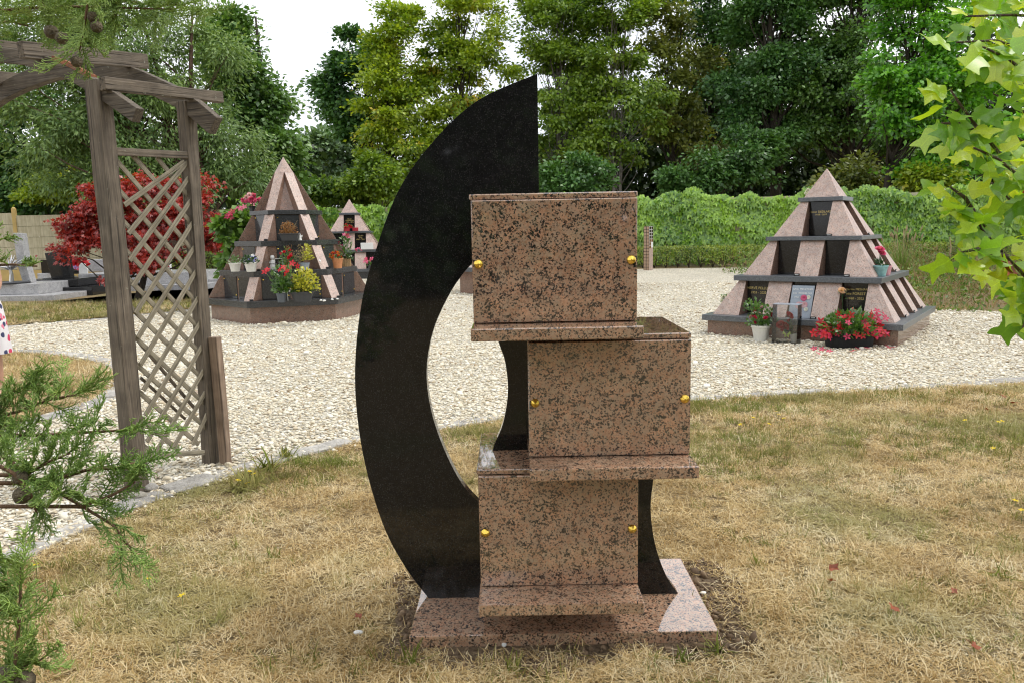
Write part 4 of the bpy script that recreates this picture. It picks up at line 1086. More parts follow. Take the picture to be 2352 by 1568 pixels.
# --- left: silvery willow-like tree behind the maple
tw = tree('silvery_willow', 'wide grey-green willow-like tree filling the upper left behind the pergola', -11.2, 27.5,
     [B(330, 300, 27.5, 190, 150), B(150, 260, 27.0, 170, 160), B(480, 360, 28, 130, 100), B(300, 120, 27.5, 160, 130), B(490, 200, 28, 60, 110), B(110, 60, 27, 190, 90), B(610, 400, 28, 70, 55), B(300, 420, 26.5, 200, 60)],
     76000, 0.165, LM['willow'], 101, 'redbark', 0.22, 0.8, 0.75, 0.35, 0.17, 0.35, limbs=90, stems=3)
tree('rounded_oak', 'mid-green oak with rounded outline left of the gap in the trees', -9.6, 34.0,
     [B(585, 235, 34, 55, 100), B(535, 150, 34, 50, 90), B(630, 330, 34, 55, 75), B(505, 80, 34.5, 40, 60), B(640, 405, 34, 70, 45)], 26000, 0.22, LM['oak'], 102, trunk=0.28, clump=0.9)
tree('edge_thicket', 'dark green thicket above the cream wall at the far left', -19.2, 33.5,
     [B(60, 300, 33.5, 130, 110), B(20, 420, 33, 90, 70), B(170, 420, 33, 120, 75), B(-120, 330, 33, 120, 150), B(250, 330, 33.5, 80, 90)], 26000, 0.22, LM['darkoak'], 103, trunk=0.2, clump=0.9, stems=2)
tree('golden_shrub', 'yellow-green leafy shrub rising just above the cream wall', -16.2, 31.2,
     [B(120, 430, 31.2, 70, 32), B(190, 400, 31.2, 45, 30), B(85, 440, 31.2, 40, 25)], 5200, 0.17, LM['hornbeam'], 104, trunk=0.05, clump=0.5, flat=0.4, limbs=20)
# --- the gap with far woodland
for i, (x, y, Y, rx, rz) in enumerate([(720, 395, 66, 60, 60), (775, 370, 70, 70, 62), (845, 400, 72, 60, 60)]):
    c = at(x, y, Y)
    tree('hazy_tree', ['hazy far tree at the left of the sky gap', 'hazy far round tree in the middle of the sky gap', 'hazy far tree at the right of the sky gap'][i], float(c[0]), Y, [B(x, y, Y, rx, rz), B(x + 25, y + 55, Y - 1, rx*0.9, rz*0.7)], 9000, 0.42, LM['blueoak'], 110 + i, trunk=0.3, clump=1.6, limbs=14)
tree('light_bush', 'light yellow-green bush below the gap in the trees', -8.9, 37.5, [B(775, 430, 37.5, 55, 32), B(730, 440, 37.5, 40, 28), B(825, 440, 38, 40, 25)], 8000, 0.2, LM['bush'], 114, trunk=0.06, clump=0.7, limbs=16)
# --- centre
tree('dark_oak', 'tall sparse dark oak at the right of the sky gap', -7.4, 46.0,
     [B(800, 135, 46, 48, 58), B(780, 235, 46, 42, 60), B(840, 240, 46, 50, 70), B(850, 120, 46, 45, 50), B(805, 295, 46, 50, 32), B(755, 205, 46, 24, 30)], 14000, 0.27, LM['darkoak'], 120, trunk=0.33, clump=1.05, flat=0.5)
tree('golden_hornbeam', 'yellow-green hornbeam left of the crescent with a slender trunk', -6.1, 38.5,
     [B(915, 120, 38.5, 60, 95), B(890, 240, 38, 70, 80), B(950, 240, 38.5, 65, 90), B(910, 340, 38, 85, 70), B(880, 420, 38, 70, 40), B(930, 55, 38.5, 40, 45)], 30000, 0.175, LM['hornbeam'], 121, trunk=0.15, clump=0.8, flat=0.42)
tree('tall_hornbeam', 'taller hornbeam with golden patches just above the crescent', -2.4, 39.5,
     [B(1080, 60, 39.5, 90, 90), B(1110, 180, 39.5, 75, 85), B(1030, 170, 39.5, 65, 90), B(1060, 300, 39, 95, 85), B(1010, 400, 38.5, 100, 50), B(1140, 330, 39, 70, 100), B(1060, -40, 40, 80, 60)], 40000, 0.175, LM['hornbeam'], 122, trunk=0.17, clump=0.8, flat=0.42, limbs=90)
tree('slim_hornbeam', 'leafy green tree right behind the tip of the crescent', 2.6, 40.5,
     [B(1270, 70, 40.5, 80, 90), B(1300, 190, 40.5, 90, 90), B(1280, 310, 40, 85, 80), B(1340, 60, 41, 70, 80), B(1250, -30, 41, 90, 60)], 34000, 0.18, LM['hornbeam2'], 123, 'palebark', 0.13, 0.8, 0.42, limbs=90)
tree('pale_stemmed_tree', 'green tree with two thin pale stems above the top urn box', 5.4, 39.0,
     [B(1430, 40, 39.5, 75, 85), B(1400, 150, 39.5, 75, 75), B(1450, 240, 39, 80, 65), B(1400, 330, 39, 80, 55), B(1440, -50, 40, 90, 60)], 28000, 0.18, LM['hornbeam2'], 124, 'palebark', 0.10, 0.8, 0.42, limbs=80, stems=2)
tree('autumn_tinged_tree', 'sparse olive tree with brownish leaves and sky showing through', 8.6, 41.0,
     [B(1580, 150, 41, 60, 60), B(1540, 260, 41, 65, 60), B(1600, 330, 41, 70, 60), B(1520, 60, 41.5, 55, 60)], 16000, 0.20, LM['olive'], 125, trunk=0.16, clump=0.75, flat=0.45)
tree('bare_topped_tree', 'dark tree with open branches against the sky', 11.2, 43.0,
     [B(1640, 60, 43, 70, 60), B(1600, -20, 43, 90, 60), B(1660, 180, 43, 50, 60), B(1680, 330, 43, 60, 80)], 11000, 0.22, LM['darkoak'], 126, trunk=0.26, clump=0.9, limbs=110)
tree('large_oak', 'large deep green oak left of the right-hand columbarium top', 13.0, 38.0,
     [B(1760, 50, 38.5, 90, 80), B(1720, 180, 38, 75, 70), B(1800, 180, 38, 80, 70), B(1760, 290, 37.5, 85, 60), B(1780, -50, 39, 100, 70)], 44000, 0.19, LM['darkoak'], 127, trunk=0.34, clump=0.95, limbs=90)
tree('broad_oak', 'broad dark oak above the right-hand columbarium', 17.0, 38.5,
     [B(1930, 40, 38.5, 90, 85), B(1890, 170, 38, 80, 70), B(1950, 250, 38, 80, 70), B(1870, 290, 38.5, 70, 50), B(1940, -60, 39, 100, 80), B(2040, 330, 39, 80, 70)], 40000, 0.19, LM['oak'], 128, trunk=0.34, clump=0.95, limbs=90)
tree('bright_maple', 'bright green tree with layered sprays behind the tulip tree leaves', 15.6, 29.5+3.0,
     [B(2110, 50, 32, 90, 75), B(2050, 160, 31.5, 65, 60), B(2120, 200, 32, 85, 60), B(2060, 260, 31.5, 75, 45), B(2150, 320, 32, 90, 55), B(2090, -60, 32, 110, 70), B(2230, 120, 33, 90, 130), B(2290, 330, 33, 90, 90), B(2180, 390, 32, 90, 35)], 42000, 0.20, LM['ash'], 129, trunk=0.2, clump=0.85, flat=0.38, limbs=90)
# --- deep wood closing the background, its canopy shade put into the leaf colour
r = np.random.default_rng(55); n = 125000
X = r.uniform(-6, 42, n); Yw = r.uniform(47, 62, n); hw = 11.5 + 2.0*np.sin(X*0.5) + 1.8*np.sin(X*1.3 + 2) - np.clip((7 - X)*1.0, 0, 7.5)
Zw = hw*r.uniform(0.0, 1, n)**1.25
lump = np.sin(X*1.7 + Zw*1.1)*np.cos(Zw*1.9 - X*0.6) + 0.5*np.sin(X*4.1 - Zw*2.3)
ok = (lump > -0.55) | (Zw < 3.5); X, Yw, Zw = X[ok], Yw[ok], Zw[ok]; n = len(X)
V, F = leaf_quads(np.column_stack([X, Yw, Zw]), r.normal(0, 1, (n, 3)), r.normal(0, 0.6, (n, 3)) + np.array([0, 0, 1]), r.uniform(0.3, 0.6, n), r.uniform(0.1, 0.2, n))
o = big_mesh('woodland', V, F, LM['wood']); tag(o, 'undergrowth of the wood behind the boundary wall, coloured shade-dark', 'woodland', None, 'stuff')
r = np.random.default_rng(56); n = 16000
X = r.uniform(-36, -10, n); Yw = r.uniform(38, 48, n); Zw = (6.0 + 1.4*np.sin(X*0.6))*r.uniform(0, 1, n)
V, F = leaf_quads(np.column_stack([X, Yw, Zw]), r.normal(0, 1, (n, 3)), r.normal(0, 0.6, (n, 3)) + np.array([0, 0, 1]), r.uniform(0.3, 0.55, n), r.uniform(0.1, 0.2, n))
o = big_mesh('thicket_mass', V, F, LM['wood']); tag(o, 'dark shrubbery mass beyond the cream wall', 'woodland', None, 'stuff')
# understorey bushes above the wall, some coloured darker to stand for shade
for i, (x, y, Y, rx, rz, mk, lab) in enumerate([
    (1330, 400, 35.5, 70, 40, 'darkoak', 'green understorey bush just above the top urn box'),
    (1600, 395, 35.5, 75, 48, 'darkoak', 'dense green understorey bush over the creeper wall'),
    (1720, 350, 36.0, 60, 60, 'darkoak', 'leafy sapling over the creeper wall left of the pyramid tip'),
    (1960, 400, 35.0, 60, 40, 'olive', 'yellowish understorey bush right of the pyramid tip'),
    (870, 400, 36.5, 60, 45, 'hornbeam2', 'green bush at the foot of the golden hornbeam'),
    (2130, 400, 31.5, 35, 20, 'hornbeam', 'small golden shrub in shade beyond the wall')]):
    c = at(x, y, Y)
    tree('understorey_bush', lab, float(c[0]), Y, [B(x, y, Y, rx, rz), B(x - rx*0.5, y + rz*0.6, Y, rx*0.7, rz*0.6), B(x + rx*0.5, y + rz*0.7, Y, rx*0.7, rz*0.6)], 6500, 0.19, LM[mk], 140 + i, trunk=0.06, clump=0.7, limbs=20, cat='bush', group='understorey bushes beyond the wall')
# trees behind the photographer (mirrored in the polished black granite)
def copy_tree(o, parent=None):
    c = o.copy(); COL.objects.link(c); c.parent = parent
    for ch in list(o.children): copy_tree(ch, c)
    return c
src = {o.name: o for o in COL.objects if o.get('category') == 'tree'}
for nm, x, y, rz, lab in [('large_oak', -6, -15, 0.4, 'oak standing behind the viewpoint at the left, mirrored in black granite'), ('broad_oak', 3, -17, 2.0, 'oak standing behind the viewpoint, mirrored in black granite'), ('rounded_oak', 9, -13, 1.0, 'oak standing behind the viewpoint at the right, mirrored in black granite'), ('tall_hornbeam', -13, -12, 3.0, 'hornbeam standing behind the viewpoint, mirrored in black granite')]:
    c = copy_tree(src[nm]); c.location = (x, y, 0); c.rotation_euler = (0, 0, rz); tag(c, lab, 'tree', 'trees behind the viewpoint')
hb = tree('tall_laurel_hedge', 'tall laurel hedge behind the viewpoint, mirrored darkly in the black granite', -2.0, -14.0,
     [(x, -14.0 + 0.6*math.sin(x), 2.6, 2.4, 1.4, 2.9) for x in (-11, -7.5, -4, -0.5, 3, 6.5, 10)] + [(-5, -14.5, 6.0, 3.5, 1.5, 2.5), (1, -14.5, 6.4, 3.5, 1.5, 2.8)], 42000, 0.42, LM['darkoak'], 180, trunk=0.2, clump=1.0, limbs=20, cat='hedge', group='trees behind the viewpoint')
# thin power lines above the far pyramid
for i, dy in enumerate((0, 3)):
    a, b = at(700, 441 + dy, 48), at(870, 444 + dy*0.6, 48)
    o = MB().tube([tuple(a + (b-a)*q + np.array([0, 0, -0.1*math.sin(math.pi*q)])) for q in np.linspace(-1.2, 1.6, 12)], 0.012, 4).build('power_line', plain('pale_cable', (0.45, 0.47, 0.48), 0.5))
    tag(o, ['upper thin pale cable crossing in front of the far trees', 'lower thin pale cable crossing in front of the far trees'][i], 'cable', 'overhead cables')
# --- red Japanese maple
M['maple'] = leafmat('red_maple_leaves', (0.16, 0.010, 0.011), (0.58, 0.055, 0.034), 0.4, 0.4, (0.42, 0.06, 0.02), 0.06, 1.2, 0.62)
mx = at(305, 690, 19.6)
tree('red_maple', 'dark red Japanese maple on the lawn behind the pergola lattice', float(mx[0]), 19.6,
     [B(230, 500, 19.4, 75, 55), B(330, 470, 19.6, 100, 60), B(170, 535, 19.2, 60, 34), B(420, 510, 19.6, 80, 70), B(290, 545, 19.2, 110, 40), B(480, 530, 19.6, 45, 45), B(155, 575, 19.0, 42, 20), B(430, 440, 19.8, 60, 32), B(350, 600, 19.2, 50, 34), B(240, 655, 18.8, 22, 12), B(215, 450, 19.5, 30, 28), B(280, 430, 19.5, 40, 25)],
     19000, 0.105, M['maple'], 160, 'bark', 0.11, 0.36, 0.45, 0.25, 0.3, 0.3, group=None, limbs=70, lobed=True, stems=2, top=1.5)

# ================================================================== tulip tree at the right edge (near)
t = NT('tulip_leaf'); g = t.n('NewGeometry'); oi = t.n('ObjectInfo'); oc = t.coord()
base = t.ramp(oi.outputs['Random'], [(0.0, (0.15, 0.35, 0.035)), (0.4, (0.29, 0.53, 0.04)), (0.75, (0.46, 0.65, 0.04)), (1.0, (0.60, 0.70, 0.05))])
sx = t.n('SeparateXYZ'); t.l(oc, sx.inputs[0])
rib = t.ramp(t.math('ABSOLUTE', sx.outputs[0]), [(0.008, (1.25, 1.2, 1.1)), (0.022, (1.0, 1.0, 1.0))])
vein = t.ramp(t.noise(t.coord('Object', (7, 7, 7)), 3, 3), [(0.3, 0.86), (0.7, 1.1)])
base = t.mix(1.0, t.mix(1.0, base, rib, 'MULTIPLY'), vein, 'MULTIPLY')
d = t.n('BsdfDiffuse'); t.l(base, d.inputs[0]); tr = t.n('BsdfTranslucent'); t.l(t.mix(1.0, base, (1.35, 1.25, 0.45), 'MULTIPLY'), tr.inputs[0])
gl = t.n('BsdfGlossy'); gl.inputs['Roughness'].default_value = 0.38
m1 = t.n('MixShader'); m1.inputs[0].default_value = 0.5; t.l(d.outputs[0], m1.inputs[1]); t.l(tr.outputs[0], m1.inputs[2])
m2 = t.n('MixShader'); m2.inputs[0].default_value = 0.07; t.l(m1.outputs[0], m2.inputs[1]); t.l(gl.outputs[0], m2.inputs[2])
t.l(m2.outputs[0], t.out.inputs['Surface']); M['tulip'] = t.m
M['deadleaf'] = leafmat('dead_red_leaf', (0.16, 0.028, 0.010), (0.40, 0.10, 0.022), 0.15, 0.5, None, 0.05, 20)
def tulip_leaf(seed):
    r = random.Random(seed)
    half = [(0.02, -0.02), (0.10, -0.035), (0.22, -0.01), (0.37, 0.045), (0.50, 0.13), (0.44, 0.23), (0.35, 0.33), (0.315, 0.42), (0.33, 0.54), (0.39, 0.72), (0.45, 0.94), (0.31, 0.885), (0.15, 0.815), (0.0, 0.77)]
    V, F = [], []
    fold, curl, tw, wv = r.uniform(0.05, 0.6), r.uniform(-0.55, 0.3), r.uniform(-0.35, 0.35), r.uniform(0.0, 0.05)
    def w(x, y):
        ph = seed*1.3
        return (x*math.cos(fold*0.8), y, abs(x)*math.sin(fold) + curl*y*y*0.5 - 0.35*abs(x)**2 + tw*x*y + wv*math.sin(9*y + 5*x + ph))
    for s in (1, -1):
        h = [(x*r.uniform(0.9, 1.1), y + r.uniform(-0.02, 0.02)) for x, y in half]
        h = spline(h, 3); b = len(V)
        for x, y in h: V += [w(0, min(max(y*0.96, 0), 0.77)), w(s*x*0.5, y*0.5 + min(max(y*0.96, 0), 0.77)*0.5), w(s*x, y)]
        for i in range(len(h) - 1):
            for k in (0, 1):
                f = (b+3*i+k, b+3*i+k+1, b+3*i+k+4, b+3*i+k+3); F.append(f if s == 1 else f[::-1])
    b = len(V); q = 0.011                                    # leaf stalk
    pl = [(0, 0, 0), (0, -0.25, 0.03), (0.03, -0.5, 0.10)]
    for p in pl: V += [(p[0]-q, p[1], p[2]), (p[0]+q, p[1], p[2]), (p[0], p[1], p[2]+q*1.5)]
    for k in range(2):
        for e in range(3): F.append((b+3*k+e, b+3*k+(e+1) % 3, b+3*k+3+(e+1) % 3, b+3*k+3+e))
    me = bpy.data.meshes.new('leaf'); me.from_pydata(V, [], F); me.shade_smooth(); return me
TL = [tulip_leaf(i) for i in range(9)]
for m in TL: m.materials.append(M['tulip'])
TLD = tulip_leaf(77); TLD.materials.append(M['deadleaf'])
TR = (2.95, 2.95, 0.0)
tul = empty('tulip_tree', TR, 0, 'tulip tree with large lime green four-lobed leaves at the right edge', 'tree')
def dpath(pts): return [Vector(at(x, y, Y)) for x, y, Y in pts]
TW = [[(2420, 40, 2.6), (2300, 35, 2.5), (2195, 38, 2.45)], [(2400, 140, 2.6), (2352, 123, 2.5), (2264, 93, 2.4), (2175, 98, 2.35)], [(2420, 240, 2.5), (2352, 185, 2.4), (2295, 136, 2.35), (2235, 108, 2.3)],
      [(2400, 480, 2.6), (2315, 400, 2.5), (2228, 300, 2.45), (2180, 236, 2.4), (2160, 205, 2.4)], [(2228, 300, 2.45), (2180, 285, 2.4), (2140, 283, 2.4)], [(2420, 480, 2.5), (2352, 432, 2.4), (2270, 365, 2.35), (2215, 340, 2.3)],
      [(2240, 530, 2.5), (2195, 455, 2.45), (2160, 430, 2.4)], [(2420, 720, 2.5), (2343, 646, 2.45), (2290, 590, 2.4), (2232, 526, 2.4), (2215, 480, 2.35)], [(2290, 590, 2.4), (2225, 572, 2.35), (2185, 580, 2.3)],
      [(2420, 600, 2.5), (2350, 690, 2.4), (2325, 760, 2.35)], [(2420, 330, 2.8), (2330, 260, 2.75), (2260, 215, 2.7)], [(2420, 540, 2.8), (2320, 480, 2.75), (2255, 420, 2.7)], [(2420, 700, 2.7), (2330, 640, 2.6), (2275, 615, 2.55)],
      [(2430, 120, 3.0), (2330, 70, 3.0), (2260, 30, 3.0)], [(2430, 420, 3.0), (2350, 340, 3.0), (2290, 300, 3.0)], [(2420, -20, 2.7), (2300, -20, 2.6), (2210, -10, 2.6)]]
r = random.Random(12); br = MB(); nl = 0
hub = Vector((2.5, 2.85, 1.7))
for wi, tw in enumerate(TW):
    p = [q for q in dpath([(x + 22, y, Y) for x, y, Y in tw])]
    if tw[0][0] > 2380:
        st = Vector((TR[0] - 0.05, TR[1], min(3.2, max(0.9, p[0].z + 0.1))))
        full = [st, (st + p[0])/2 + Vector((0, 0, 0.06))] + p
    else: full = p
    br.tube([q - Vector(TR) for q in full], [0.0075*(1 - 0.85*i/(len(full)-1)) + 0.0016 for i in range(len(full))], 6)
    seg = [(a, b) for a, b in zip(p, p[1:])]; tot = sum((b-a).length for a, b in seg)
    n = int(tot/0.021) + 5
    for i in range(n):
        s = tot*(i + r.uniform(0, 1))/n; k = 0
        while k < len(seg) - 1 and s > (seg[k][1]-seg[k][0]).length: s -= (seg[k][1]-seg[k][0]).length; k += 1
        c = seg[k][0].lerp(seg[k][1], min(1, s/max(1e-6, (seg[k][1]-seg[k][0]).length)))
        end = i >= n - 3
        tip = Vector((r.gauss(-0.25 if end else 0.05, 0.55), r.gauss(-0.15, 0.45), r.gauss(-0.35, 0.45))).normalized()
        nrm = Vector((r.gauss(0, 0.4), r.gauss(-0.75, 0.4), r.gauss(0.75, 0.4)))
        sx_ = tip.cross(nrm).normalized(); nz_ = sx_.cross(tip)
        size = r.uniform(0.056, 0.094)
        dead = (wi, i) in ((3, 9), (3, 10), (8, 3))
        m = Matrix.Identity(4)
        for q in range(3): m[q][0], m[q][1], m[q][2] = sx_[q]*size, tip[q]*size, nz_[q]*size
        m.translation = c + tip*size*0.48 - Vector(TR)
        o = link('leaf', TLD if dead else TL[r.randrange(9)], None, tul); o.matrix_local = m; nl += 1
br.tube([Vector((0, 0, -0.05)), Vector((0.03, 0.02, 0.8)), Vector((-0.02, 0, 1.7)), Vector((0.02, 0.03, 2.6)), Vector((0, 0, 3.6))], [0.075, 0.062, 0.05, 0.036, 0.02], 10)
br.build('trunk', barkmat('tulip_twig_bark', (0.06, 0.04, 0.028), (0.15, 0.11, 0.08)), tul, smooth=True)

# ================================================================== cypress at the left edge (near)
M['cyp'] = leafmat('cypress_foliage', (0.15, 0.29, 0.045), (0.46, 0.62, 0.15), 0.3, 0.5, None, 0.05, 3.0)
M['cypwood'] = barkmat('cypress_bark', (0.12, 0.065, 0.038), (0.28, 0.17, 0.10))
M['cone'] = plain('cypress_cone', (0.15, 0.12, 0.075), 0.8, 0.35, 60, 0.01)
def spray_segments(r, L, dens=1.0):
    segs = []
    def twig(p, d, up, ln, rad, lev):
        n = {0: 9, 1: 5, 2: 2}[lev]; step = ln/n; side = 1 if r.uniform() < .5 else -1
        for i in range(n):
            d = unit(d + r.normal(0, 0.10, 3) + up*0.05); q = p + d*step
            segs.append((p, q, rad*(1 - 0.6*i/n), rad*(1 - 0.6*(i+1)/n)))
            if lev < 2 and i >= (1 if lev == 0 else 0):
                for sd in ((1, -1) if lev == 0 else (side,)):
                    lat = unit(np.cross(d, up))*sd
                    dd = unit(d*0.85 + lat*0.75 + r.normal(0, 0.22, 3) + up*0.15)
                    twig(q, dd, up, ln*(0.46 if lev == 0 else 0.5)*(1 - 0.55*i/n)*r.uniform(0.75, 1.2), rad*0.72, lev + 1)
                side = -side
            p = q
    twig(np.zeros(3), np.array([1.0, 0, 0]), np.array([0, 0, 1.0]), L, 0.0024, 0)
    return segs
SPR = []
for k in range(8):
    sg = spray_segments(np.random.default_rng(300 + k), 0.115)
    SPR.append((np.array([s[0] for s in sg]), np.array([s[1] for s in sg]), np.array([s[2] for s in sg]), np.array([s[3] for s in sg])))
CT = (-2.05, 1.35, 0.0)
cyp = empty('cypress_tree', CT, 0, 'cypress with feathery blue-green sprays and round cones along the left edge', 'tree')
CB = [([(-60, 1000, 1.56), (100, 998, 1.50), (230, 990, 1.48), (310, 985, 1.47)], 1.0, .75), ([(-60, 990, 1.5), (60, 1088, 1.45), (170, 1150, 1.42), (260, 1205, 1.42), (305, 1265, 1.42)], 1.0, .9),
      ([(100, 1108, 1.44), (200, 1078, 1.43), (270, 1072, 1.42), (310, 1062, 1.42)], 1.0, .8), ([(-60, 970, 1.6), (40, 945, 1.58), (120, 915, 1.56), (175, 905, 1.55)], 1.3, 1.0), ([(-60, 930, 1.6), (30, 900, 1.58), (70, 880, 1.57)], 1.2, .9),
      ([(190, 1162, 1.42), (260, 1135, 1.41), (310, 1105, 1.41)], 1.0, .8), ([(-60, 1040, 1.4), (30, 1085, 1.4), (70, 1130, 1.4), (85, 1180, 1.4)], 1.0, .8), ([(60, 1090, 1.44), (110, 1060, 1.43), (160, 1040, 1.43)], 1.0, .8),
      ([(20, 1600, 1.28), (38, 1500, 1.27), (46, 1400, 1.26), (48, 1300, 1.25)], 1.5, .75), ([(-30, 1560, 1.3), (60, 1530, 1.29), (100, 1510, 1.29)], 1.3, .6), ([(-50, 1480, 1.3), (0, 1400, 1.3), (10, 1330, 1.3)], 1.3, .7),
      ([(-60, 612, 1.75), (30, 608, 1.72), (85, 612, 1.7)], 0.35, .55), ([(-60, 560, 1.75), (0, 552, 1.74)], 0.5, .5),
      ([(-60, 30, 2.2), (120, 15, 2.15), (260, 18, 2.1), (400, 22, 2.1)], 1.1, 1.1), ([(60, -60, 2.1), (95, 0, 2.1), (120, 40, 2.1)], 1.2, 1.1), ([(200, -60, 2.0), (200, 20, 2.0), (190, 80, 2.0), (182, 120, 2.0)], 1.4, 1.0),
      ([(300, -60, 2.1), (280, 0, 2.1), (260, 45, 2.1)], 1.4, 1.0), ([(380, -60, 2.2), (370, 0, 2.2), (355, 40, 2.2)], 1.2, 1.0), ([(330, 10, 2.2), (420, 12, 2.2), (450, 25, 2.2)], 1.0, 1.0), ([(-60, 60, 2.3), (20, 50, 2.3), (65, 60, 2.3)], 1.2, 1.0), ([(150, -60, 2.3), (160, 0, 2.3), (150, 40, 2.3)], 1.3, 1.0), ([(250, -60, 2.4), (235, 0, 2.4), (225, 45, 2.4)], 1.2, 1.0)]
r = np.random.default_rng(77); mb = MB(); A0, A1, R0, R1 = [], [], [], []
for pts, dens, sca in CB:
    p = [np.array(q) for q in dpath(pts)]
    st = np.array([CT[0], CT[1], max(0.35, p[0][2] - 0.05)])
    full = [st, (st + p[0])/2 + np.array([0, 0, 0.05])] + p
    mb.tube([q - np.array(CT) for q in full], [0.0048*(1 - 0.75*i/(len(full)-1)) + 0.0008 for i in range(len(full))], 6)
    cum = np.concatenate([[0], np.cumsum([np.linalg.norm(b-a) for a, b in zip(p, p[1:])])]); tot = cum[-1]
    n = int(tot/0.022*dens) + 3
    for i in range(n):
        s = tot*(i + r.uniform(0, 1))/n; k = min(len(p)-2, int(np.searchsorted(cum, s) - 1)); k = max(k, 0)
        c = p[k] + (p[k+1]-p[k])*((s-cum[k])/max(1e-6, cum[k+1]-cum[k])); d = unit(p[k+1]-p[k])
        hang = np.array([0, 0, 0.0 if pts[0][1] < 300 else 0.12])
        dd = unit(d*(0.75 if i < n-2 else 1.5) + r.normal(0, 0.42, 3) + hang); up = unit(r.normal(0, 0.5, 3) + np.array([0, -0.6, 0.6])); sd = unit(np.cross(up, dd)); up = np.cross(dd, sd)
        Mx = np.stack([dd, sd, up], 0)*sca*r.uniform(0.55, 1.05)
        a0, a1, r0, r1 = SPR[r.integers(8)]
        A0.append(a0 @ Mx + c); A1.append(a1 @ Mx + c); R0.append(r0*0.9); R1.append(r1*0.9)
A0, A1, R0, R1 = map(np.concatenate, (A0, A1, R0, R1))
d = unit(A1 - A0); u = unit(np.cross(d, np.array([0.31, 0.2, 0.93]))); v = np.cross(d, u)
Vv = []
for P_, Rr in ((A0, R0), (A1, R1)):
    for k in range(3):
        a = 2*math.pi*k/3; Vv.append(P_ + (u*math.cos(a) + v*math.sin(a))*Rr[:, None])
V = np.stack(Vv, 1).reshape(-1, 3) - np.array(CT); n = len(A0); b = np.arange(n)[:, None]*6
F = np.concatenate([b + np.array([[0, 1, 4, 3]]), b + np.array([[1, 2, 5, 4]]), b + np.array([[2, 0, 3, 5]])])
o = big_mesh('foliage', V, F, M['cyp'], cyp, smooth=True); o['kind'] = 'stuff'
mb.tube([(0, 0, -0.05), (0.03, 0.02, 1.0), (0, 0, 2.2), (0.02, 0, 3.6)], [0.11, 0.095, 0.075, 0.04], 12)
mb.build('trunk', M['cypwood'], cyp, smooth=True)
for (x, y, Y, s) in [(52, 1136, 1.40, 1.0), (46, 1095, 1.41, 0.8), (14, 1552, 1.27, 1.15), (58, 1562, 1.27, 1.0), (118, 74, 2.05, 1.0), (142, 88, 2.03, 0.9), (222, 62, 2.0, 0.85), (214, 40, 2.0, 0.8), (176, 142, 1.98, 0.8)]:
    c = at(x, y, Y) - np.array(CT); bm = bmesh.new(); bmesh.ops.create_icosphere(bm, subdivisions=3, radius=0.0175*s)
    for vtx in bm.verts:
        q = vtx.co.normalized(); vtx.co *= 1 + 0.10*max(0, math.cos(7*math.atan2(q.y, q.x))*math.cos(5*q.z)) - 0.05
    me = bpy.data.meshes.new('cone'); bm.to_mesh(me); bm.free(); me.shade_smooth()
    link('cone', me, M['cone'], cyp, tuple(c))

# ================================================================== flowers and pots
def flower_mesh(n=5, wide=0.5, cup=0.35, point=0.15, mat='red', eye=None):
    V, F = [], []
    for k in range(n):
        a = 2*math.pi*k/n; d = np.array([math.cos(a), math.sin(a), 0]); s = np.array([-d[1], d[0], 0]); b = len(V)
        V += [d*0.06, d*0.45 + s*wide*0.55 + np.array([0, 0, cup*0.35]), d*0.85 + s*wide*0.45 + np.array([0, 0, cup*0.5]), d*(1 + point) + np.array([0, 0, cup*0.35]), d*0.85 - s*wide*0.45 + np.array([0, 0, cup*0.5]), d*0.45 - s*wide*0.55 + np.array([0, 0, cup*0.35]), d*0.5 + np.array([0, 0, cup*0.22])]
        F += [(b, b+1, b+6), (b+1, b+2, b+3, b+6), (b+6, b+3, b+4, b+5), (b, b+6, b+5)]
    me = bpy.data.meshes.new('flower'); me.from_pydata([tuple(v) for v in V], [], F); me.materials.append(M[mat]); return me
def rose_mesh(mat, layers=5, seed=0):
    V, F = [], []; r = random.Random(seed)
    for L_ in range(layers):
        q = L_/(layers-1) if layers > 1 else 1; n = 3 + L_
        for k in range(n):
            a = 2*math.pi*(k/n) + L_*0.7 + r.uniform(-.2, .2); d = np.array([math.cos(a), math.sin(a), 0]); s = np.array([-d[1], d[0], 0]); b = len(V)
            r0, r1 = 0.1 + 0.35*q, 0.25 + 0.75*q; z1 = 0.75 - 0.55*q; w_ = 0.28 + 0.3*q
            V += [d*r0*0.5 - s*w_*0.5, d*r0*0.5 + s*w_*0.5, d*r1*0.8 + s*w_ + np.array([0, 0, z1*0.8]), d*r1 + np.array([0, 0, z1]), d*r1*0.8 - s*w_ + np.array([0, 0, z1*0.8])]
            F += [(b, b+1, b+2, b+3, b+4)]
    me = bpy.data.meshes.new('flower'); me.from_pydata([tuple(v) for v in V], [], F); me.materials.append(M[mat]); return me
FL = {k: flower_mesh(mat=k) for k in ('red', 'crimson', 'pink', 'orange', 'whitepetal', 'blue', 'yellow')}
RS = {k: rose_mesh(k) for k in ('red', 'crimson', 'pink', 'palepink', 'peach', 'whitepetal', 'orange')}
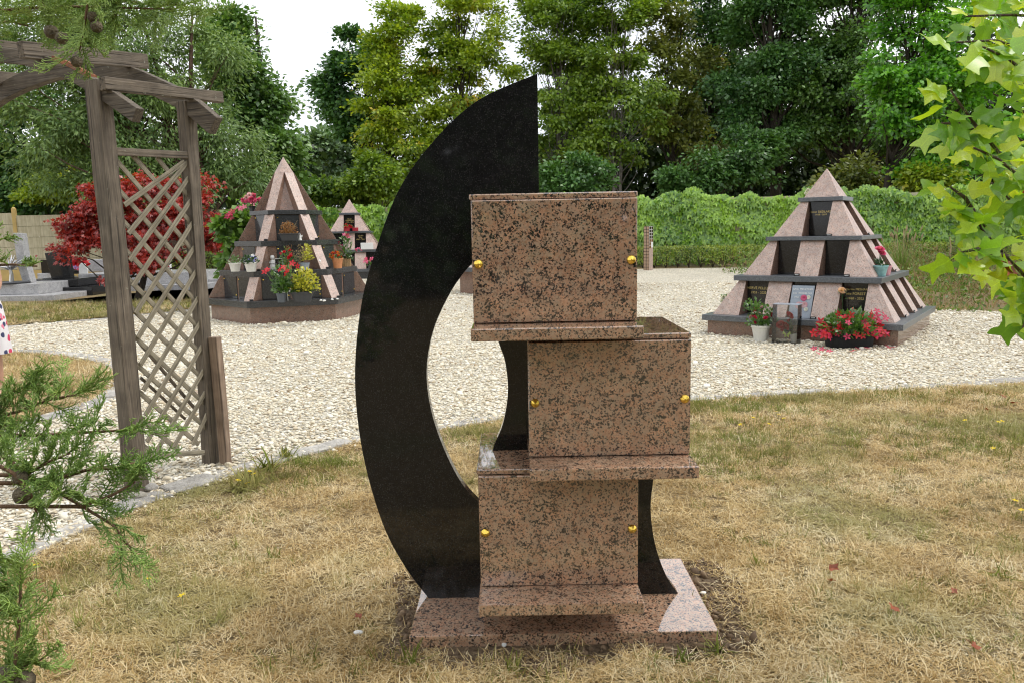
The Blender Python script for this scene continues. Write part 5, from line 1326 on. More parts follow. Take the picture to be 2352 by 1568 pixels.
def foliage(parent, ctr, rad, hgt, n, leaf, mat, seed, upright=0.4, aspect=0.24, z0=0.0, spread=1.0):
    r = np.random.default_rng(seed)
    q = unit(r.normal(size=(n, 3))) * (r.uniform(size=(n, 1))**0.45); q[:, 2] = np.abs(q[:, 2])
    P = np.array(ctr) + q*np.array([rad[0], rad[1], hgt]) + np.array([0, 0, z0])
    D = q*np.array([1, 1, 0.6])*spread + r.normal(0, 0.4, (n, 3)); D[:, 2] += upright
    V, F = leaf_quads(P, D, r.normal(0, 0.5, (n, 3)) + np.array([0, -0.3, 1]), leaf*r.uniform(0.6, 1.3, n), leaf*aspect*r.uniform(0.8, 1.2, n))
    return big_mesh('foliage', V, F, M[mat], parent)
def stems(parent, ctr, tops, mat='potleaf', rad=0.004):
    mb = MB()
    for tp in tops:
        a = Vector(ctr); b = Vector(tp); mb.tube([a, a.lerp(b, 0.5) + Vector((0, 0, 0.15*(b-a).length*0.3)), b], [rad*1.3, rad, rad*0.7], 4)
    return mb.build('stems', M[mat], parent)
def blooms(parent, ctr, rad, hgt, n, size, meshes, seed, z0=0.0, face=(0, -0.8, 0.5), pts=None, surf=0.75):
    r = random.Random(seed); out = []
    for i in range(n):
        if pts: p = Vector(pts[i])
        else:
            while True:
                d = Vector((r.gauss(0, 1), r.gauss(0, 1), abs(r.gauss(0, 0.8)))).normalized()
                if d.y < 0.35: break
            k = r.uniform(surf, 1.08); p = Vector(ctr) + Vector((d.x*rad[0]*k, d.y*rad[1]*k, d.z*hgt*k + z0))
        nrm = (Vector(face) + Vector((r.gauss(0, .45), r.gauss(0, .3), r.gauss(0, .4)))).normalized()
        o = link('flower', meshes[r.randrange(len(meshes))], None, parent, p, (nrm.to_track_quat('Z', 'Y') @ Euler((0, 0, r.uniform(0, 6))).to_quaternion()).to_euler(), size*r.uniform(0.75, 1.15)); out.append(p)
    return out
def pot(parent, r0, r1, h, mat, rim=0.012, n=22, sq=None):
    mb = MB().lathe([(r0, 0), (r0 + (r1-r0)*0.5, h*0.5), (r1, h*0.88), (r1 + rim, h*0.88), (r1 + rim, h), (r1 - 0.006, h), (r1 - 0.01, h*0.86)], n)
    if sq: mb.v = [(x*sq[0], y*sq[1], z) for x, y, z in mb.v]
    o = mb.build('pot', M[mat], parent, smooth=False)
    if parent is not None:
        s = MB().lathe([(r1 - 0.012, h*0.84), (r1*0.5, h*0.88)], n)
        if sq: s.v = [(x*sq[0], y*sq[1], z) for x, y, z in s.v]
        s.build('potting_soil', M['potsoil'], parent)
    return o
def plant(name, label, loc, group='potted plants on the columbaria'):
    return empty(name, tuple(map(float, loc)), 0, label, 'potted plant', group)
def V3(p): return (float(p[0]), float(p[1]), float(p[2]))

# ---- in front of the right-hand pyramid
q = gp(1747, 784); p_ = plant('rose_pot', 'white plastic pot of small red roses before the right-hand pyramid', V3(q), 'flowers before the right-hand pyramid')
pot(p_, 0.085, 0.125, 0.225, 'whitepot')
foliage(p_, (0, 0, 0.22), (0.20, 0.17), 0.30, 420, 0.052, 'potleaf', 201, 0.3, 0.3); foliage(p_, (-0.12, 0, 0.42), (0.13, 0.1), 0.16, 130, 0.05, 'potleaf', 202, 0.5, 0.3)
tp = blooms(p_, (0, 0, 0.25), (0.19, 0.17), 0.22, 11, 0.032, [RS['crimson'], RS['crimson'], RS['palepink']], 203); stems(p_, (0, 0, 0.2), tp)
q = gp(1769, 782); o = MB().ball((0, 0, 0.038), 0.04, 14, 10).build('glass_ball', M['acrylic'], smooth=True); o.location = V3(q); tag(o, 'small clear glass ball beside the white rose pot', 'glass ball')
# clear box with artificial roses
q = gp(1806, 788)
bx = empty('clear_display_box', V3(q), R(-36.5), 'clear acrylic box holding red artificial roses before the pyramid', 'display box', 'flowers before the right-hand pyramid')
W2, D2, H2 = 0.165, 0.10, 0.52
for (a, b_, c_, d_) in [(-W2, W2, -D2, -D2 + 0.003), (-W2, W2, D2 - 0.003, D2), (-W2, -W2 + 0.003, -D2 + 0.004, D2 - 0.004), (W2 - 0.003, W2, -D2 + 0.004, D2 - 0.004)]:
    MB().box(a, b_, c_, d_, 0.012, H2).build('pane', M['acrylic'], bx)
MB().box(-W2 - 0.004, W2 + 0.004, -D2 - 0.004, D2 + 0.004, H2 + 0.001, H2 + 0.007).build('lid', M['greyplate'], bx)
MB().box(-W2 - 0.003, W2 + 0.003, -D2 - 0.003, D2 + 0.003, 0.0, 0.010).build('base', M['darkpot'], bx)
arr = empty('artificial_roses', V3(q + np.array([0.02, 0, 0.012])), R(-36.5), 'red and pink artificial roses in a small pot inside the clear box', 'artificial flowers', 'flowers before the right-hand pyramid')
mbp = MB().lathe([(0.035, 0), (0.05, 0.11), (0.052, 0.115)], 16, (0.07, 0.02, 0)); mbp.build('pot', M['whitepot'], arr)
rp_ = [(-0.085, -0.05, 0.235), (-0.02, -0.05, 0.215), (0.02, -0.03, 0.36), (-0.055, -0.02, 0.17), (0.0, 0.03, 0.28)]
for i, pp in enumerate(rp_):
    link('flower', RS['red'], None, arr, pp, (R(60), 0, i*1.3), 0.062 if i < 3 else 0.04)
stems(arr, (0.06, 0.02, 0.1), rp_, 'darkleaf', 0.004); foliage(arr, (0.03, 0, 0.12), (0.08, 0.05), 0.14, 50, 0.05, 'darkleaf', 205, 0.4, 0.3)
bf = MB()
for s in (-1, 1):
    bf.add([(0, -0.06, 0.11), (s*0.045, -0.065, 0.16), (s*0.055, -0.065, 0.12), (s*0.02, -0.06, 0.10)], [(0, 1, 2, 3)]); bf.add([(0, -0.06, 0.10), (s*0.03, -0.064, 0.098), (s*0.028, -0.062, 0.07), (s*0.006, -0.06, 0.085)], [(0, 1, 2, 3)])
bf.build('butterfly', leafmat('lime_butterfly', (0.25, 0.55, 0.05), (0.65, 0.75, 0.15), 0.3), arr)
# grey slate leaning plaque with flowers in front of middle door
def on_pyr(x, y, z): 
    c, s = math.cos(PR_ROT), math.sin(PR_ROT); return (PR[0] + x*c - y*s, PR[1] + x*s + y*c, z)
pq = empty('slate_plaque', on_pyr(0.0, -1.09, 0.293), PR_ROT, 'grey slate plaque with painted flowers leaning before the middle door', 'plaque')
o = MB().loft([[(-0.15, -0.07, 0), (0.15, -0.07, 0), (0.15, -0.045, 0), (-0.15, -0.045, 0)], [(-0.15, 0.11, 0.435), (0.15, 0.11, 0.435), (0.15, 0.133, 0.43), (-0.15, 0.133, 0.43)]]).build('plaque', M['greyplate'], pq, bevel=0.003)
for body, size, z in [('Sylvie  MENETRIER', 0.034, 0.385), ('née  BERDELOU', 0.036, 0.33), ('1965 -', 0.034, 0.275)]:
    link('inscription', text_mesh(body, size), M['letterwhite'], pq, (0 if z > .3 else -0.06, -0.07 + 0.414*z - 0.003, z), (math.pi/2 - math.atan(0.414), 0, 0))
for (x, z, k, s) in [(0.03, 0.27, 'pink', 0.045), (0.09, 0.28, 'whitepetal', 0.03), (-0.02, 0.17, 'palepink', 0.05), (0.05, 0.18, 'palepink', 0.045), (0.08, 0.12, 'whitepetal', 0.03)]:
    link('painted_flower', RS[k], None, pq, (x, -0.07 + 0.414*z - 0.012, z), (R(80), 0, 0), (s, s, s*0.25))
# big red dipladenia planter
q = gp(1950, 797); p_ = plant('red_flower_planter', 'overflowing planter of red flowers wrapped in black fabric before the pyramid', V3(q), 'flowers before the right-hand pyramid')
mb = MB(); n = 28
for zz_, (rx, ry) in zip((0, 0.02, 0.1, 0.18, 0.2), ((0.26, 0.13), (0.275, 0.145), (0.285, 0.15), (0.27, 0.14), (0.24, 0.12))): pass
mb.loft([[(rx*math.copysign(abs(math.cos(6.283*i/n))**0.6, math.cos(6.283*i/n))*(1 + 0.02*math.sin(i*2.1)), ry*math.copysign(abs(math.sin(6.283*i/n))**0.6, math.sin(6.283*i/n))*(1 + 0.03*math.sin(i*1.7 + zz_*30)), zz_ + 0.008*math.sin(i*1.3)*(zz_ > 0.1)) for i in range(n)] for zz_, (rx, ry) in zip((0, 0.02, 0.1, 0.18, 0.2), ((0.26, 0.13), (0.28, 0.145), (0.29, 0.15), (0.275, 0.14), (0.24, 0.12)))])
mb.build('fabric_wrap', M['blackfabric'], p_, smooth=True)
foliage(p_, (0, 0, 0.16), (0.40, 0.26), 0.30, 800, 0.075, 'potleaf', 211, 0.4, 0.26); foliage(p_, (0.02, -0.02, 0.16), (0.44, 0.26), 0.16, 320, 0.065, 'potleaf', 212, 0.0, 0.26)
blooms(p_, (0, -0.02, 0.16), (0.44, 0.26), 0.30, 46, 0.050, [FL['red'], FL['crimson'], FL['red'], FL['red']], 213)
blooms(p_, (0, -0.04, 0.165), (0.47, 0.24), 0.12, 26, 0.054, [FL['red'], FL['red'], FL['crimson']], 214)
tp = [(0.42, 0.0, 0.42), (0.46, 0.02, 0.36), (0.36, 0.05, 0.45)]; blooms(p_, None, None, None, 3, 0.045, [FL['crimson']], 215, pts=tp); stems(p_, (0.2, 0, 0.25), tp)
# peach rose on a stick
q = at(1934, 668, float(gp(1945, 790)[1]) + 0.30)
pr_ = empty('peach_rose', (float(q[0]), float(q[1]), 0.293), 0, 'single peach artificial rose standing above the red flowers', 'artificial flower')
zz_ = float(q[2]) - 0.293
link('flower', RS['peach'], None, pr_, (0, 0, zz_), (R(50), 0, 0), 0.055); link('flower', RS['whitepetal'], None, pr_, (-0.05, 0, zz_ - 0.02), (R(70), 0, 1), 0.03); stems(pr_, (0.03, 0.0, 0.0), [(0, 0, zz_)], 'darkleaf', 0.005); foliage(pr_, (0.05, 0, zz_ - 0.10), (0.04, 0.03), 0.07, 10, 0.07, 'darkleaf', 217)
# pots on the right side shelf
q = on_pyr(0.90, -0.60, 0.853); p_ = plant('teal_pot', 'marbled teal ceramic pot with a pink tulip on the pyramid side shelf', q); pot(p_, 0.065, 0.095, 0.145, 'teal', 0.006)
stems(p_, (0, 0, 0.1), [(-0.03, 0, 0.38)], 'darkleaf', 0.005); link('flower', RS['pink'], None, p_, (-0.03, -0.01, 0.36), (R(25), 0, 0), 0.07); link('flower', RS['pink'], None, p_, (0.0, -0.01, 0.31), (R(35), 0.2, 0), 0.06); foliage(p_, (0, 0, 0.13), (0.05, 0.05), 0.08, 16, 0.08, 'darkleaf', 218)
q = on_pyr(0.91, -0.36, 0.853); p_ = plant('pink_pot', 'pink dimpled ceramic pot beside the teal pot', q); pot(p_, 0.068, 0.088, 0.13, 'pinkpot', 0.003); foliage(p_, (-0.04, 0, 0.12), (0.05, 0.05), 0.07, 14, 0.09, 'darkleaf', 219)
# flowers half hidden behind the pyramid
q = at(1632, 712, 11.6); p_ = plant('mixed_bouquet', 'white and orange bouquet peeping out left of the right-hand pyramid', (float(q[0]), 11.6, 0.293) if False else on_pyr(-1.25, -0.55, 0.293)); pot(p_, 0.05, 0.06, 0.08, 'darkpot'); foliage(p_, (0, 0, 0.07), (0.10, 0.1), 0.16, 60, 0.06, 'potleaf', 221)
blooms(p_, (0, 0, 0.09), (0.12, 0.1), 0.14, 9, 0.042, [RS['whitepetal']], 222); blooms(p_, (0.06, 0, 0.17), (0.06, 0.05), 0.06, 4, 0.045, [RS['orange']], 223)
p_ = plant('white_bouquet', 'white flowers behind the capstone of the right-hand pyramid', on_pyr(-0.27, 0.10, 1.956)); pot(p_, 0.02, 0.03, 0.04, 'darkpot'); blooms(p_, (0, 0, 0.05), (0.06, 0.06), 0.09, 7, 0.032, [RS['whitepetal']], 224); foliage(p_, (0, 0, 0.03), (0.05, 0.05), 0.08, 18, 0.05, 'potleaf', 225)
o = MB().lathe([(0.03, 0), (0.03, 0.28), (0.012, 0.31)], 14).build('glass_lantern', M['acrylic'], smooth=True); o.location = on_pyr(-0.82, 0.52, 0.853); tag(o, 'clear glass tube lantern on the far left shelf of the pyramid', 'lantern')
# fallen red petals on the gravel
rr = random.Random(31)
for i, (x, y) in enumerate([(1888, 802), (1905, 806), (1958, 806), (1970, 800), (1992, 799), (1870, 800), (2040, 797), (2052, 797), (1880, 812)]):
    o = link('fallen_flower', FL['crimson'], None, None, V3(gp(x, y, 0.03)), (rr.uniform(-.6, .6), rr.uniform(-.6, .6), rr.uniform(0, 6)), 0.04); tag(o, 'fallen red blossom on the gravel before the planter', 'fallen flower', 'fallen red blossoms')

# ---- on the hexagonal columbarium
ZA, ZB, ZC = 0.416, 0.931, 1.461
def hx(x, y, z): return V3(gp(x, y, z))
p_ = plant('sparse_white_pot', 'white pot with sparse greenery on the hexagonal columbarium, leftmost', hx(541, 624, ZB)); pot(p_, 0.075, 0.105, 0.155, 'whitepot', 0.004); foliage(p_, (0, 0, 0.14), (0.16, 0.12), 0.13, 90, 0.05, 'potleaf', 231, 0.4); blooms(p_, (0, 0, 0.14), (0.13, 0.1), 0.1, 5, 0.014, [FL['whitepetal']], 232)
p_ = plant('pansy_pot', 'white pot of blue and white pansies on the hexagonal columbarium', hx(577, 624.5, ZB)); pot(p_, 0.075, 0.11, 0.17, 'whitepot', 0.004); foliage(p_, (0, 0, 0.15), (0.15, 0.13), 0.12, 150, 0.06, 'darkleaf', 233, 0.2, 0.35); blooms(p_, (0.02, 0, 0.17), (0.12, 0.1), 0.12, 10, 0.030, [FL['blue'], FL['blue'], FL['whitepetal']], 234)
def angel(label, loc, h, lean=0):
    root = empty('angel_figurine', loc, lean, label, 'figurine', 'white angel figurines')
    b = MB().lathe([(0.26*h, 0), (0.27*h, 0.08*h), (0.20*h, 0.3*h), (0.15*h, 0.52*h), (0.17*h, 0.62*h), (0.07*h, 0.70*h), (0.06*h, 0.72*h)], 14)
    b.ball((0, 0, 0.84*h), 0.15*h, 12, 9); b.ball((0, 0.03*h, 0.90*h), 0.15*h, 10, 7, (1, 1, 0.8))
    for s in (-1, 1): b.tube([(s*0.14*h, 0, 0.62*h), (s*0.17*h, -0.09*h, 0.45*h), (0.02*h*s, -0.17*h, 0.5*h)], [0.05*h, 0.045*h, 0.035*h], 7)
    b.build('body', M['plaster'], root, smooth=True)
    w_ = MB()
    for s in (-1, 1):
        pr = [(s*0.03*h, 0.42*h), (s*0.12*h, 0.68*h), (s*0.34*h, 0.76*h), (s*0.36*h, 0.58*h), (s*0.26*h, 0.40*h), (s*0.12*h, 0.34*h)]
        w_.loft([[(x, 0.11*h, z) for x, z in pr], [(x, 0.15*h, z) for x, z in pr]])
    w_.build('wings', M['plaster'], root)
    return root
angel('larger white winged angel figurine beside the photo plaque', hx(627, 621, ZB), 0.27)
angel('seated white angel figurine near the right rib of the hexagonal columbarium', hx(735, 618.5, ZB), 0.17)
c = at(689, 551, 14.05); angel('tiny white angel figurine beside the dried plant', (float(c[0]), 14.05, ZC), 0.13)
pl_ = empty('photo_plaque', hx(641, 622, ZB), R(10), 'upright black plaque with pale floral picture and white border', 'plaque')
MB().box(-0.068, 0.068, 0, 0.012, 0, 0.215).build('frame', M['plaster'], pl_); MB().box(-0.060, 0.060, -0.004, -0.001, 0.008, 0.207).build('picture', M['door'], pl_)
mk = MB(); rr = random.Random(4)
for k in range(34):
    x, z, s = rr.gauss(0, .02), 0.02 + rr.uniform(0, .15), rr.uniform(.002, .006); mk.add([(x-s, -0.0055, z), (x+s*.6, -0.0055, z+s*.2), (x+s, -0.0055, z+s*1.6), (x-s*.3, -0.0055, z+s)], [(0, 1, 2, 3)])
mk.build('print', M['letterwhite'], pl_)
p_ = plant('red_pot', 'terracotta red pot with red blooms and a dwarf conifer', hx(660, 622, ZB)); pot(p_, 0.07, 0.09, 0.10, 'terracotta', 0.006)
foliage(p_, (0, 0, 0.1), (0.12, 0.1), 0.30, 200, 0.05, 'potleaf', 241, 0.5); foliage(p_, (0.12, 0.02, 0.05), (0.09, 0.08), 0.26, 260, 0.035, 'darkleaf', 242, 0.9, 0.15)
tp = blooms(p_, (0, 0, 0.2), (0.12, 0.09), 0.2, 7, 0.032, [RS['red'], FL['red']], 243); stems(p_, (0, 0, 0.08), tp + [(0.06, 0.02, 0.42), (0.1, 0.02, 0.46)], 'dryleaf', 0.003); foliage(p_, (0.03, 0.03, 0.3), (0.07, 0.05), 0.14, 60, 0.03, 'dryleaf', 244)
p_ = plant('variegated_pot', 'pale pot of half dried golden variegated shrub', hx(699, 620.5, ZB)); pot(p_, 0.08, 0.10, 0.13, 'greyplate', 0.006); foliage(p_, (-0.07, 0, 0.12), (0.13, 0.1), 0.34, 260, 0.035, 'drystem', 245, 0.9, 0.14); foliage(p_, (0.07, 0, 0.16), (0.10, 0.08), 0.32, 150, 0.05, 'yellowleaf', 246, 0.5, 0.3)
q = hx(776, 616.5, ZB); p_ = plant('orange_flower_pot', 'terracotta pot with bright orange flowers on the shelf end', q); pot(p_, 0.075, 0.10, 0.185, 'terracotta', 0.006); foliage(p_, (-0.02, 0, 0.17), (0.13, 0.11), 0.16, 130, 0.045, 'potleaf', 247); blooms(p_, (-0.03, 0, 0.2), (0.12, 0.1), 0.14, 26, 0.022, [RS['orange'], RS['orange'], RS['red']], 248)
q = hx(795, 612, ZB); p_ = plant('bamboo_pot', 'bamboo clad pot with tall pink trumpet flowers', q)
mb = MB()
for k in range(16): mb.tube([(0.085*math.cos(k*.3927), 0.085*math.sin(k*.3927), 0), (0.085*math.cos(k*.3927), 0.085*math.sin(k*.3927), 0.15 + 0.01*(k % 3))], 0.017, 6)
mb.build('bamboo_canes', M['bamboo'], p_); foliage(p_, (0, 0, 0.14), (0.13, 0.12), 0.1, 110, 0.06, 'darkleaf', 249, 0.2, 0.35)
foliage(p_, (0.0, 0, 0.2), (0.12, 0.1), 0.42, 120, 0.08, 'potleaf', 250, 0.5, 0.25); tp = [(-0.12, -.03, 0.47), (-0.08, 0, 0.40), (0.06, -.03, 0.60), (0.10, -.03, 0.56), (0.0, -.03, 0.62), (0.26, -.05, 0.34), (0.30, -.05, 0.32), (0.22, -.05, 0.31)]
blooms(p_, None, None, None, 8, 0.048, [FL['pink'], FL['crimson']], 251, pts=tp); stems(p_, (0, 0, 0.15), tp, 'potleaf', 0.005); blooms(p_, (0, 0, 0.17), (0.1, 0.1), 0.06, 4, 0.035, [FL['whitepetal']], 252)
c = at(666, 551, 13.98); p_ = plant('dried_plant_trough', 'charcoal trough with a dead brown plant on the second shelf', (float(c[0]), 13.98, ZC))
MB().loft([[(sx*w, sy*d_, z) for sx, sy in ((-1, -1), (1, -1), (1, 1), (-1, 1))] for w, d_, z in ((0.13, 0.055, 0), (0.165, 0.075, 0.11), (0.18, 0.085, 0.112), (0.18, 0.085, 0.128), (0.16, 0.07, 0.128), (0.155, 0.065, 0.1))]).build('trough', M['darkpot'], p_, bevel=0.004)
foliage(p_, (-0.02, 0, 0.12), (0.17, 0.09), 0.22, 420, 0.035, 'dryleaf', 253, 0.3, 0.3); stems(p_, (0, 0, 0.1), [(-0.14, 0, 0.3), (0.02, 0, 0.36), (0.13, 0, 0.3), (0.16, -.02, 0.36), (-0.05, 0, 0.33), (0.08, 0, .28)], 'drystem', 0.003)
p_ = plant('golden_shrub_bowl', 'wide charcoal bowl of golden yellow-green shrub on the lowest shelf', hx(695, 693, ZA)); pot(p_, 0.145, 0.20, 0.175, 'darkpot', 0.012, 26, (1, 0.62))
foliage(p_, (0.05, 0, 0.18), (0.27, 0.16), 0.40, 520, 0.062, 'yellowleaf', 255, 0.35, 0.34); foliage(p_, (-0.02, 0.02, 0.16), (0.25, 0.14), 0.30, 160, 0.06, 'potleaf', 256, 0.3, 0.3); stems(p_, (0.02, 0, 0.15), [(0.2, -.05, .4), (-.12, -.04, .4), (0.05, -.05, .5), (.1, .05, .45)], 'drystem', 0.005)
p_ = plant('red_trumpet_pot', 'grey nursery pot with leafy red trumpet flowers on the lowest shelf', hx(647, 694.5, ZA)); pot(p_, 0.062, 0.082, 0.155, 'greypot', 0.006)
foliage(p_, (0.04, 0, 0.16), (0.20, 0.13), 0.50, 330, 0.085, 'potleaf', 257, 0.35, 0.27)
tp = [(-0.22, -.10, 0.53), (0.04, -.12, 0.56), (0.17, -.13, 0.54), (0.13, -.13, 0.50), (0.25, -.10, 0.67), (0.34, -.10, 0.62), (-0.18, -.1, 0.57), (0.09, -.1, .60)]
blooms(p_, None, None, None, 8, 0.058, [FL['red']], 258, pts=tp); stems(p_, (0, 0, 0.15), tp, 'potleaf', 0.005)
og = empty('bird_ornament', hx(660, 690, ZA), 0.4, 'small weathered white bird ornament hanging between the pots', 'ornament')
mb = MB(); mb.tube([(0, -0.10, 0), (0.0, -0.10, 0.30)], 0.004, 5); mb.ball((0, -0.10, 0.22), 0.045, 10, 7, (0.8, 0.8, 1.3)); mb.ball((0.0, -0.10, 0.31), 0.024, 9, 6)
for s in (-1, 1): mb.loft([[(s*0.02, -0.09, 0.25), (s*0.12, -0.08, 0.17), (s*0.10, -0.08, 0.10), (s*0.02, -0.09, 0.16)], [(s*0.02, -0.10, 0.25), (s*0.12, -0.09, 0.17), (s*0.10, -0.09, 0.10), (s*0.02, -0.10, 0.16)]])
mb.build('bird', M['plaster'], og)
rr = random.Random(8)
for k, (x, y) in enumerate([(737, 690), (745, 691), (763, 688), (775, 687)]):
    o = link('white_pebble', pebble(500 + k), None, None, hx(x, y, ZA + 0.012), (0, 0, rr.uniform(0, 6)), 0.03); o.data.materials.append(M['plaster']); tag(o, 'small white pebble lying on the lowest shelf of the columbarium', 'pebble', 'pebbles on the lowest shelf')
# bouquet on the rear left edge of the top shelf and flowering bush behind
c = at(579, 468, 15.3); p_ = plant('pink_bouquet', 'round pink hydrangea bouquet at the left of the top shelf', (float(c[0]), 15.3, ZC + 0.56)); pot(p_, 0.05, 0.07, 0.12, 'darkpot'); blooms(p_, (0, 0, 0.2), (0.17, 0.14), 0.14, 46, 0.045, [RS['pink'], RS['palepink'], RS['pink']], 261, surf=0.6); foliage(p_, (0, 0, 0.1), (0.14, 0.12), 0.12, 60, 0.07, 'potleaf', 262, 0.1)
c = at(552, 600, 16.4)
tree('flowering_bush', 'green leafy bush with pink trumpet flowers left of the hexagonal columbarium', float(c[0]), 16.4, [B(548, 540, 16.4, 38, 60), B(570, 490, 16.4, 25, 40), B(535, 580, 16.4, 30, 45)], 2600, 0.14, leafmat('lush_bush_leaves', (0.05, 0.14, 0.015), (0.20, 0.36, 0.05), 0.35), 171, trunk=0.03, clump=0.3, limbs=20, cat='bush', group=None)
fb = bpy.data.objects['flowering_bush']
blooms(fb, None, None, None, 9, 0.07, [FL['pink'], FL['crimson']], 263, pts=[tuple(at(x, y, 15.95) - np.array(fb.location)) for x, y in [(528, 492), (522, 498), (530, 500), (575, 462), (561, 475), (552, 480), (580, 470), (532, 486), (545, 478)]])
# flowers on the far pyramid
def far(x, y, Y): return at(x, y, Y)
c = far(797, 520, 27.55); p_ = plant('red_candle_pot', 'dark red pots with red blooms on the far pyramid', (float(c[0]), 27.5, 1.398*1.19 + 0.004)); pot(p_, 0.10, 0.11, 0.12, 'redpot', 0.005); foliage(p_, (0, 0, 0.1), (0.15, 0.1), 0.14, 40, 0.08, 'potleaf', 271); blooms(p_, (0, 0, 0.12), (0.14, 0.1), 0.14, 7, 0.05, [RS['red']], 272)
MB().lathe([(0.10, 0), (0.11, 0.12)], 16, (0.30, 0.0, 0)).build('candle_holder', M['redpot'], p_)
c = far(843, 560, 27.2); o = MB().box(-0.22, 0.22, 0, 0.05, 0, 0.23).build('open_book_plaque', M['plaster'], bevel=0.01); o.location = (float(c[0]), 27.15, 0.852*1.19 + 0.004); tag(o, 'white open book plaque on the far pyramid', 'plaque')
c = far(851, 606, 26.85); p_ = plant('far_pink_plant', 'pink flowers on the lowest shelf of the far pyramid', (float(c[0]), 26.85, 0.292*1.19 + 0.004)); pot(p_, 0.08, 0.1, 0.12, 'darkpot'); foliage(p_, (0, 0, 0.1), (0.2, 0.1), 0.2, 40, 0.1, 'potleaf', 273); blooms(p_, (0, 0, 0.2), (0.22, 0.1), 0.2, 9, 0.07, [FL['pink'], FL['crimson']], 274)
c = far(762, 545, 28.0); p_ = plant('posy', 'small red and white posy at the left shelf end of the far pyramid', (float(c[0]) - 0.05, 27.9, 0.852*1.19 + 0.004)); pot(p_, 0.07, 0.09, 0.25, 'darkpot'); blooms(p_, (0, 0, 0.28), (0.16, 0.1), 0.18, 12, 0.07, [RS['red'], RS['whitepetal'], RS['palepink']], 275)
# red flowers on the pale tomb
q = at(176, 616, 23.9); p_ = plant('red_carnations', 'mound of scarlet carnations on the pale tomb beside the maple', (float(q[0]), 23.9, 0.523), None); pot(p_, 0.14, 0.2, 0.16, 'darkpot'); blooms(p_, (0, 0, 0.25), (0.36, 0.22), 0.26, 60, 0.075, [RS['red'], FL['red']], 276, surf=0.5); foliage(p_, (0, 0, 0.15), (0.3, 0.2), 0.2, 50, 0.1, 'darkleaf', 277)
q = at(172, 630, 23.4); p_ = plant('purple_flowers', 'low dark pot of purple and red flowers on the pale tomb', (float(q[0]), 23.5, 0.523), None); pot(p_, 0.12, 0.16, 0.1, 'darkpot'); blooms(p_, (0, 0, 0.1), (0.26, 0.15), 0.14, 22, 0.06, [FL['crimson'], FL['blue'], FL['pink']], 278); foliage(p_, (0, 0, 0.06), (0.2, 0.15), 0.12, 30, 0.08, 'darkleaf', 279)

# ================================================================== rough bed of weeds behind the right-hand pyramid
M['weedgreen'] = leafmat('weed_leaves', (0.060, 0.125, 0.020), (0.20, 0.29, 0.06), 0.3, 0.5, None, 0.03, 1.0)
M['weeddry'] = leafmat('dry_weed_stalks', (0.15, 0.095, 0.05), (0.38, 0.29, 0.16), 0.25, 0.6, None, 0.02, 1.0)
r = np.random.default_rng(91)
def bed(name, label, n, mat, leaf, asp, hmax, up, seed, xr, yr, patch):
    r = np.random.default_rng(seed); X = r.uniform(*xr, n); Y = r.uniform(*yr, n)
    ok = ((X - 7.6) > (14.0 - Y)*0.9 - 0.4) & (np.sin(X*patch[0] + patch[2])*np.cos(Y*patch[1]) > r.uniform(-1.1, 0.4, n)) & (Y > 13.15 - 0.09*(X - 8.7))
    X, Y = X[ok], Y[ok]; n = len(X); hh = hmax*(0.5 + 0.5*np.sin(X*1.3 + 1)*np.cos(Y*0.9))*np.clip((Y - 12.6)/2.5, 0.25, 1)
    Z = hh*r.uniform(0, 1, n)
    D = r.normal(0, 0.6, (n, 3)); D[:, 2] += up
    V, F = leaf_quads(np.column_stack([X, Y, Z]), D, r.normal(0, 1, (n, 3)) + np.array([0, -.5, .6]), leaf*r.uniform(.5, 1.4, n), leaf*asp*r.uniform(.7, 1.3, n))
    o = big_mesh(name, V, F, mat); tag(o, label, 'weeds', None, 'stuff')
bed('green_weeds', 'green weeds growing in the rough bed behind the right-hand pyramid', 36000, M['weedgreen'], 0.10, 0.22, 0.95, 0.4, 92, (7.3, 21), (12.4, 27), (0.8, 0.7, 0.0))
bed('dry_weeds', 'dry brown herb stalks in the rough bed behind the right-hand pyramid', 27000, M['weeddry'], 0.17, 0.05, 1.0, 1.0, 93, (7.3, 21), (12.4, 27), (0.7, 0.9, 2.4))
def grass_clump(label, x, y, Y, n, ln, mat, plumes, seed, spread=0.45):
    c = at(x, y, Y); root = empty('ornamental_grass', (float(c[0]), Y, 0), 0, label, 'ornamental grass', 'ornamental grass clumps')
    r = np.random.default_rng(seed); V = []; F = []
    for i in range(n):
        a = r.uniform(0, 6.28); out = abs(r.normal(0, spread)); l = ln*r.uniform(.6, 1.1); p = np.array([r.normal(0, .06), r.normal(0, .06), 0.]); h = np.array([math.cos(a), math.sin(a), 0]); sd = np.array([-h[1], h[0], 0])*0.006; b = len(V); e = 1.5 - out*0.6
        for k in range(5):
            V += [p - sd*(1-k/5), p + sd*(1-k/5)]; p = p + (h*math.cos(e) + np.array([0, 0, math.sin(e)]))*l/4; e -= out*0.55
        F += [(b+2*k, b+2*k+1, b+2*k+3, b+2*k+2) for k in range(4)]
    big_mesh('blades', np.array(V), np.array(F), mat, root)
    if plumes:
        mb = MB()
        for i in range(plumes):
            a = r.uniform(0, 6.28); o_ = r.uniform(.1, .4)*ln; tp = np.array([math.cos(a)*o_, math.sin(a)*o_, ln*r.uniform(.95, 1.2)]); mb.tube([(0, 0, 0.1), tuple(tp*.6), tuple(tp)], .004, 4); mb.tube([tuple(tp), tuple(tp + np.array([.02*math.cos(a), 0, .06])), tuple(tp + np.array([.05*math.cos(a), 0, .14]))], [.012, .02, .004], 6)
        mb.build('plumes', M['drystem'], root)
    return root
grass_clump('fountain grass clump with pale plumes right of the pyramid', 2070, 600, 19.5, 420, 1.15, M['weedgreen'], 18, 94)
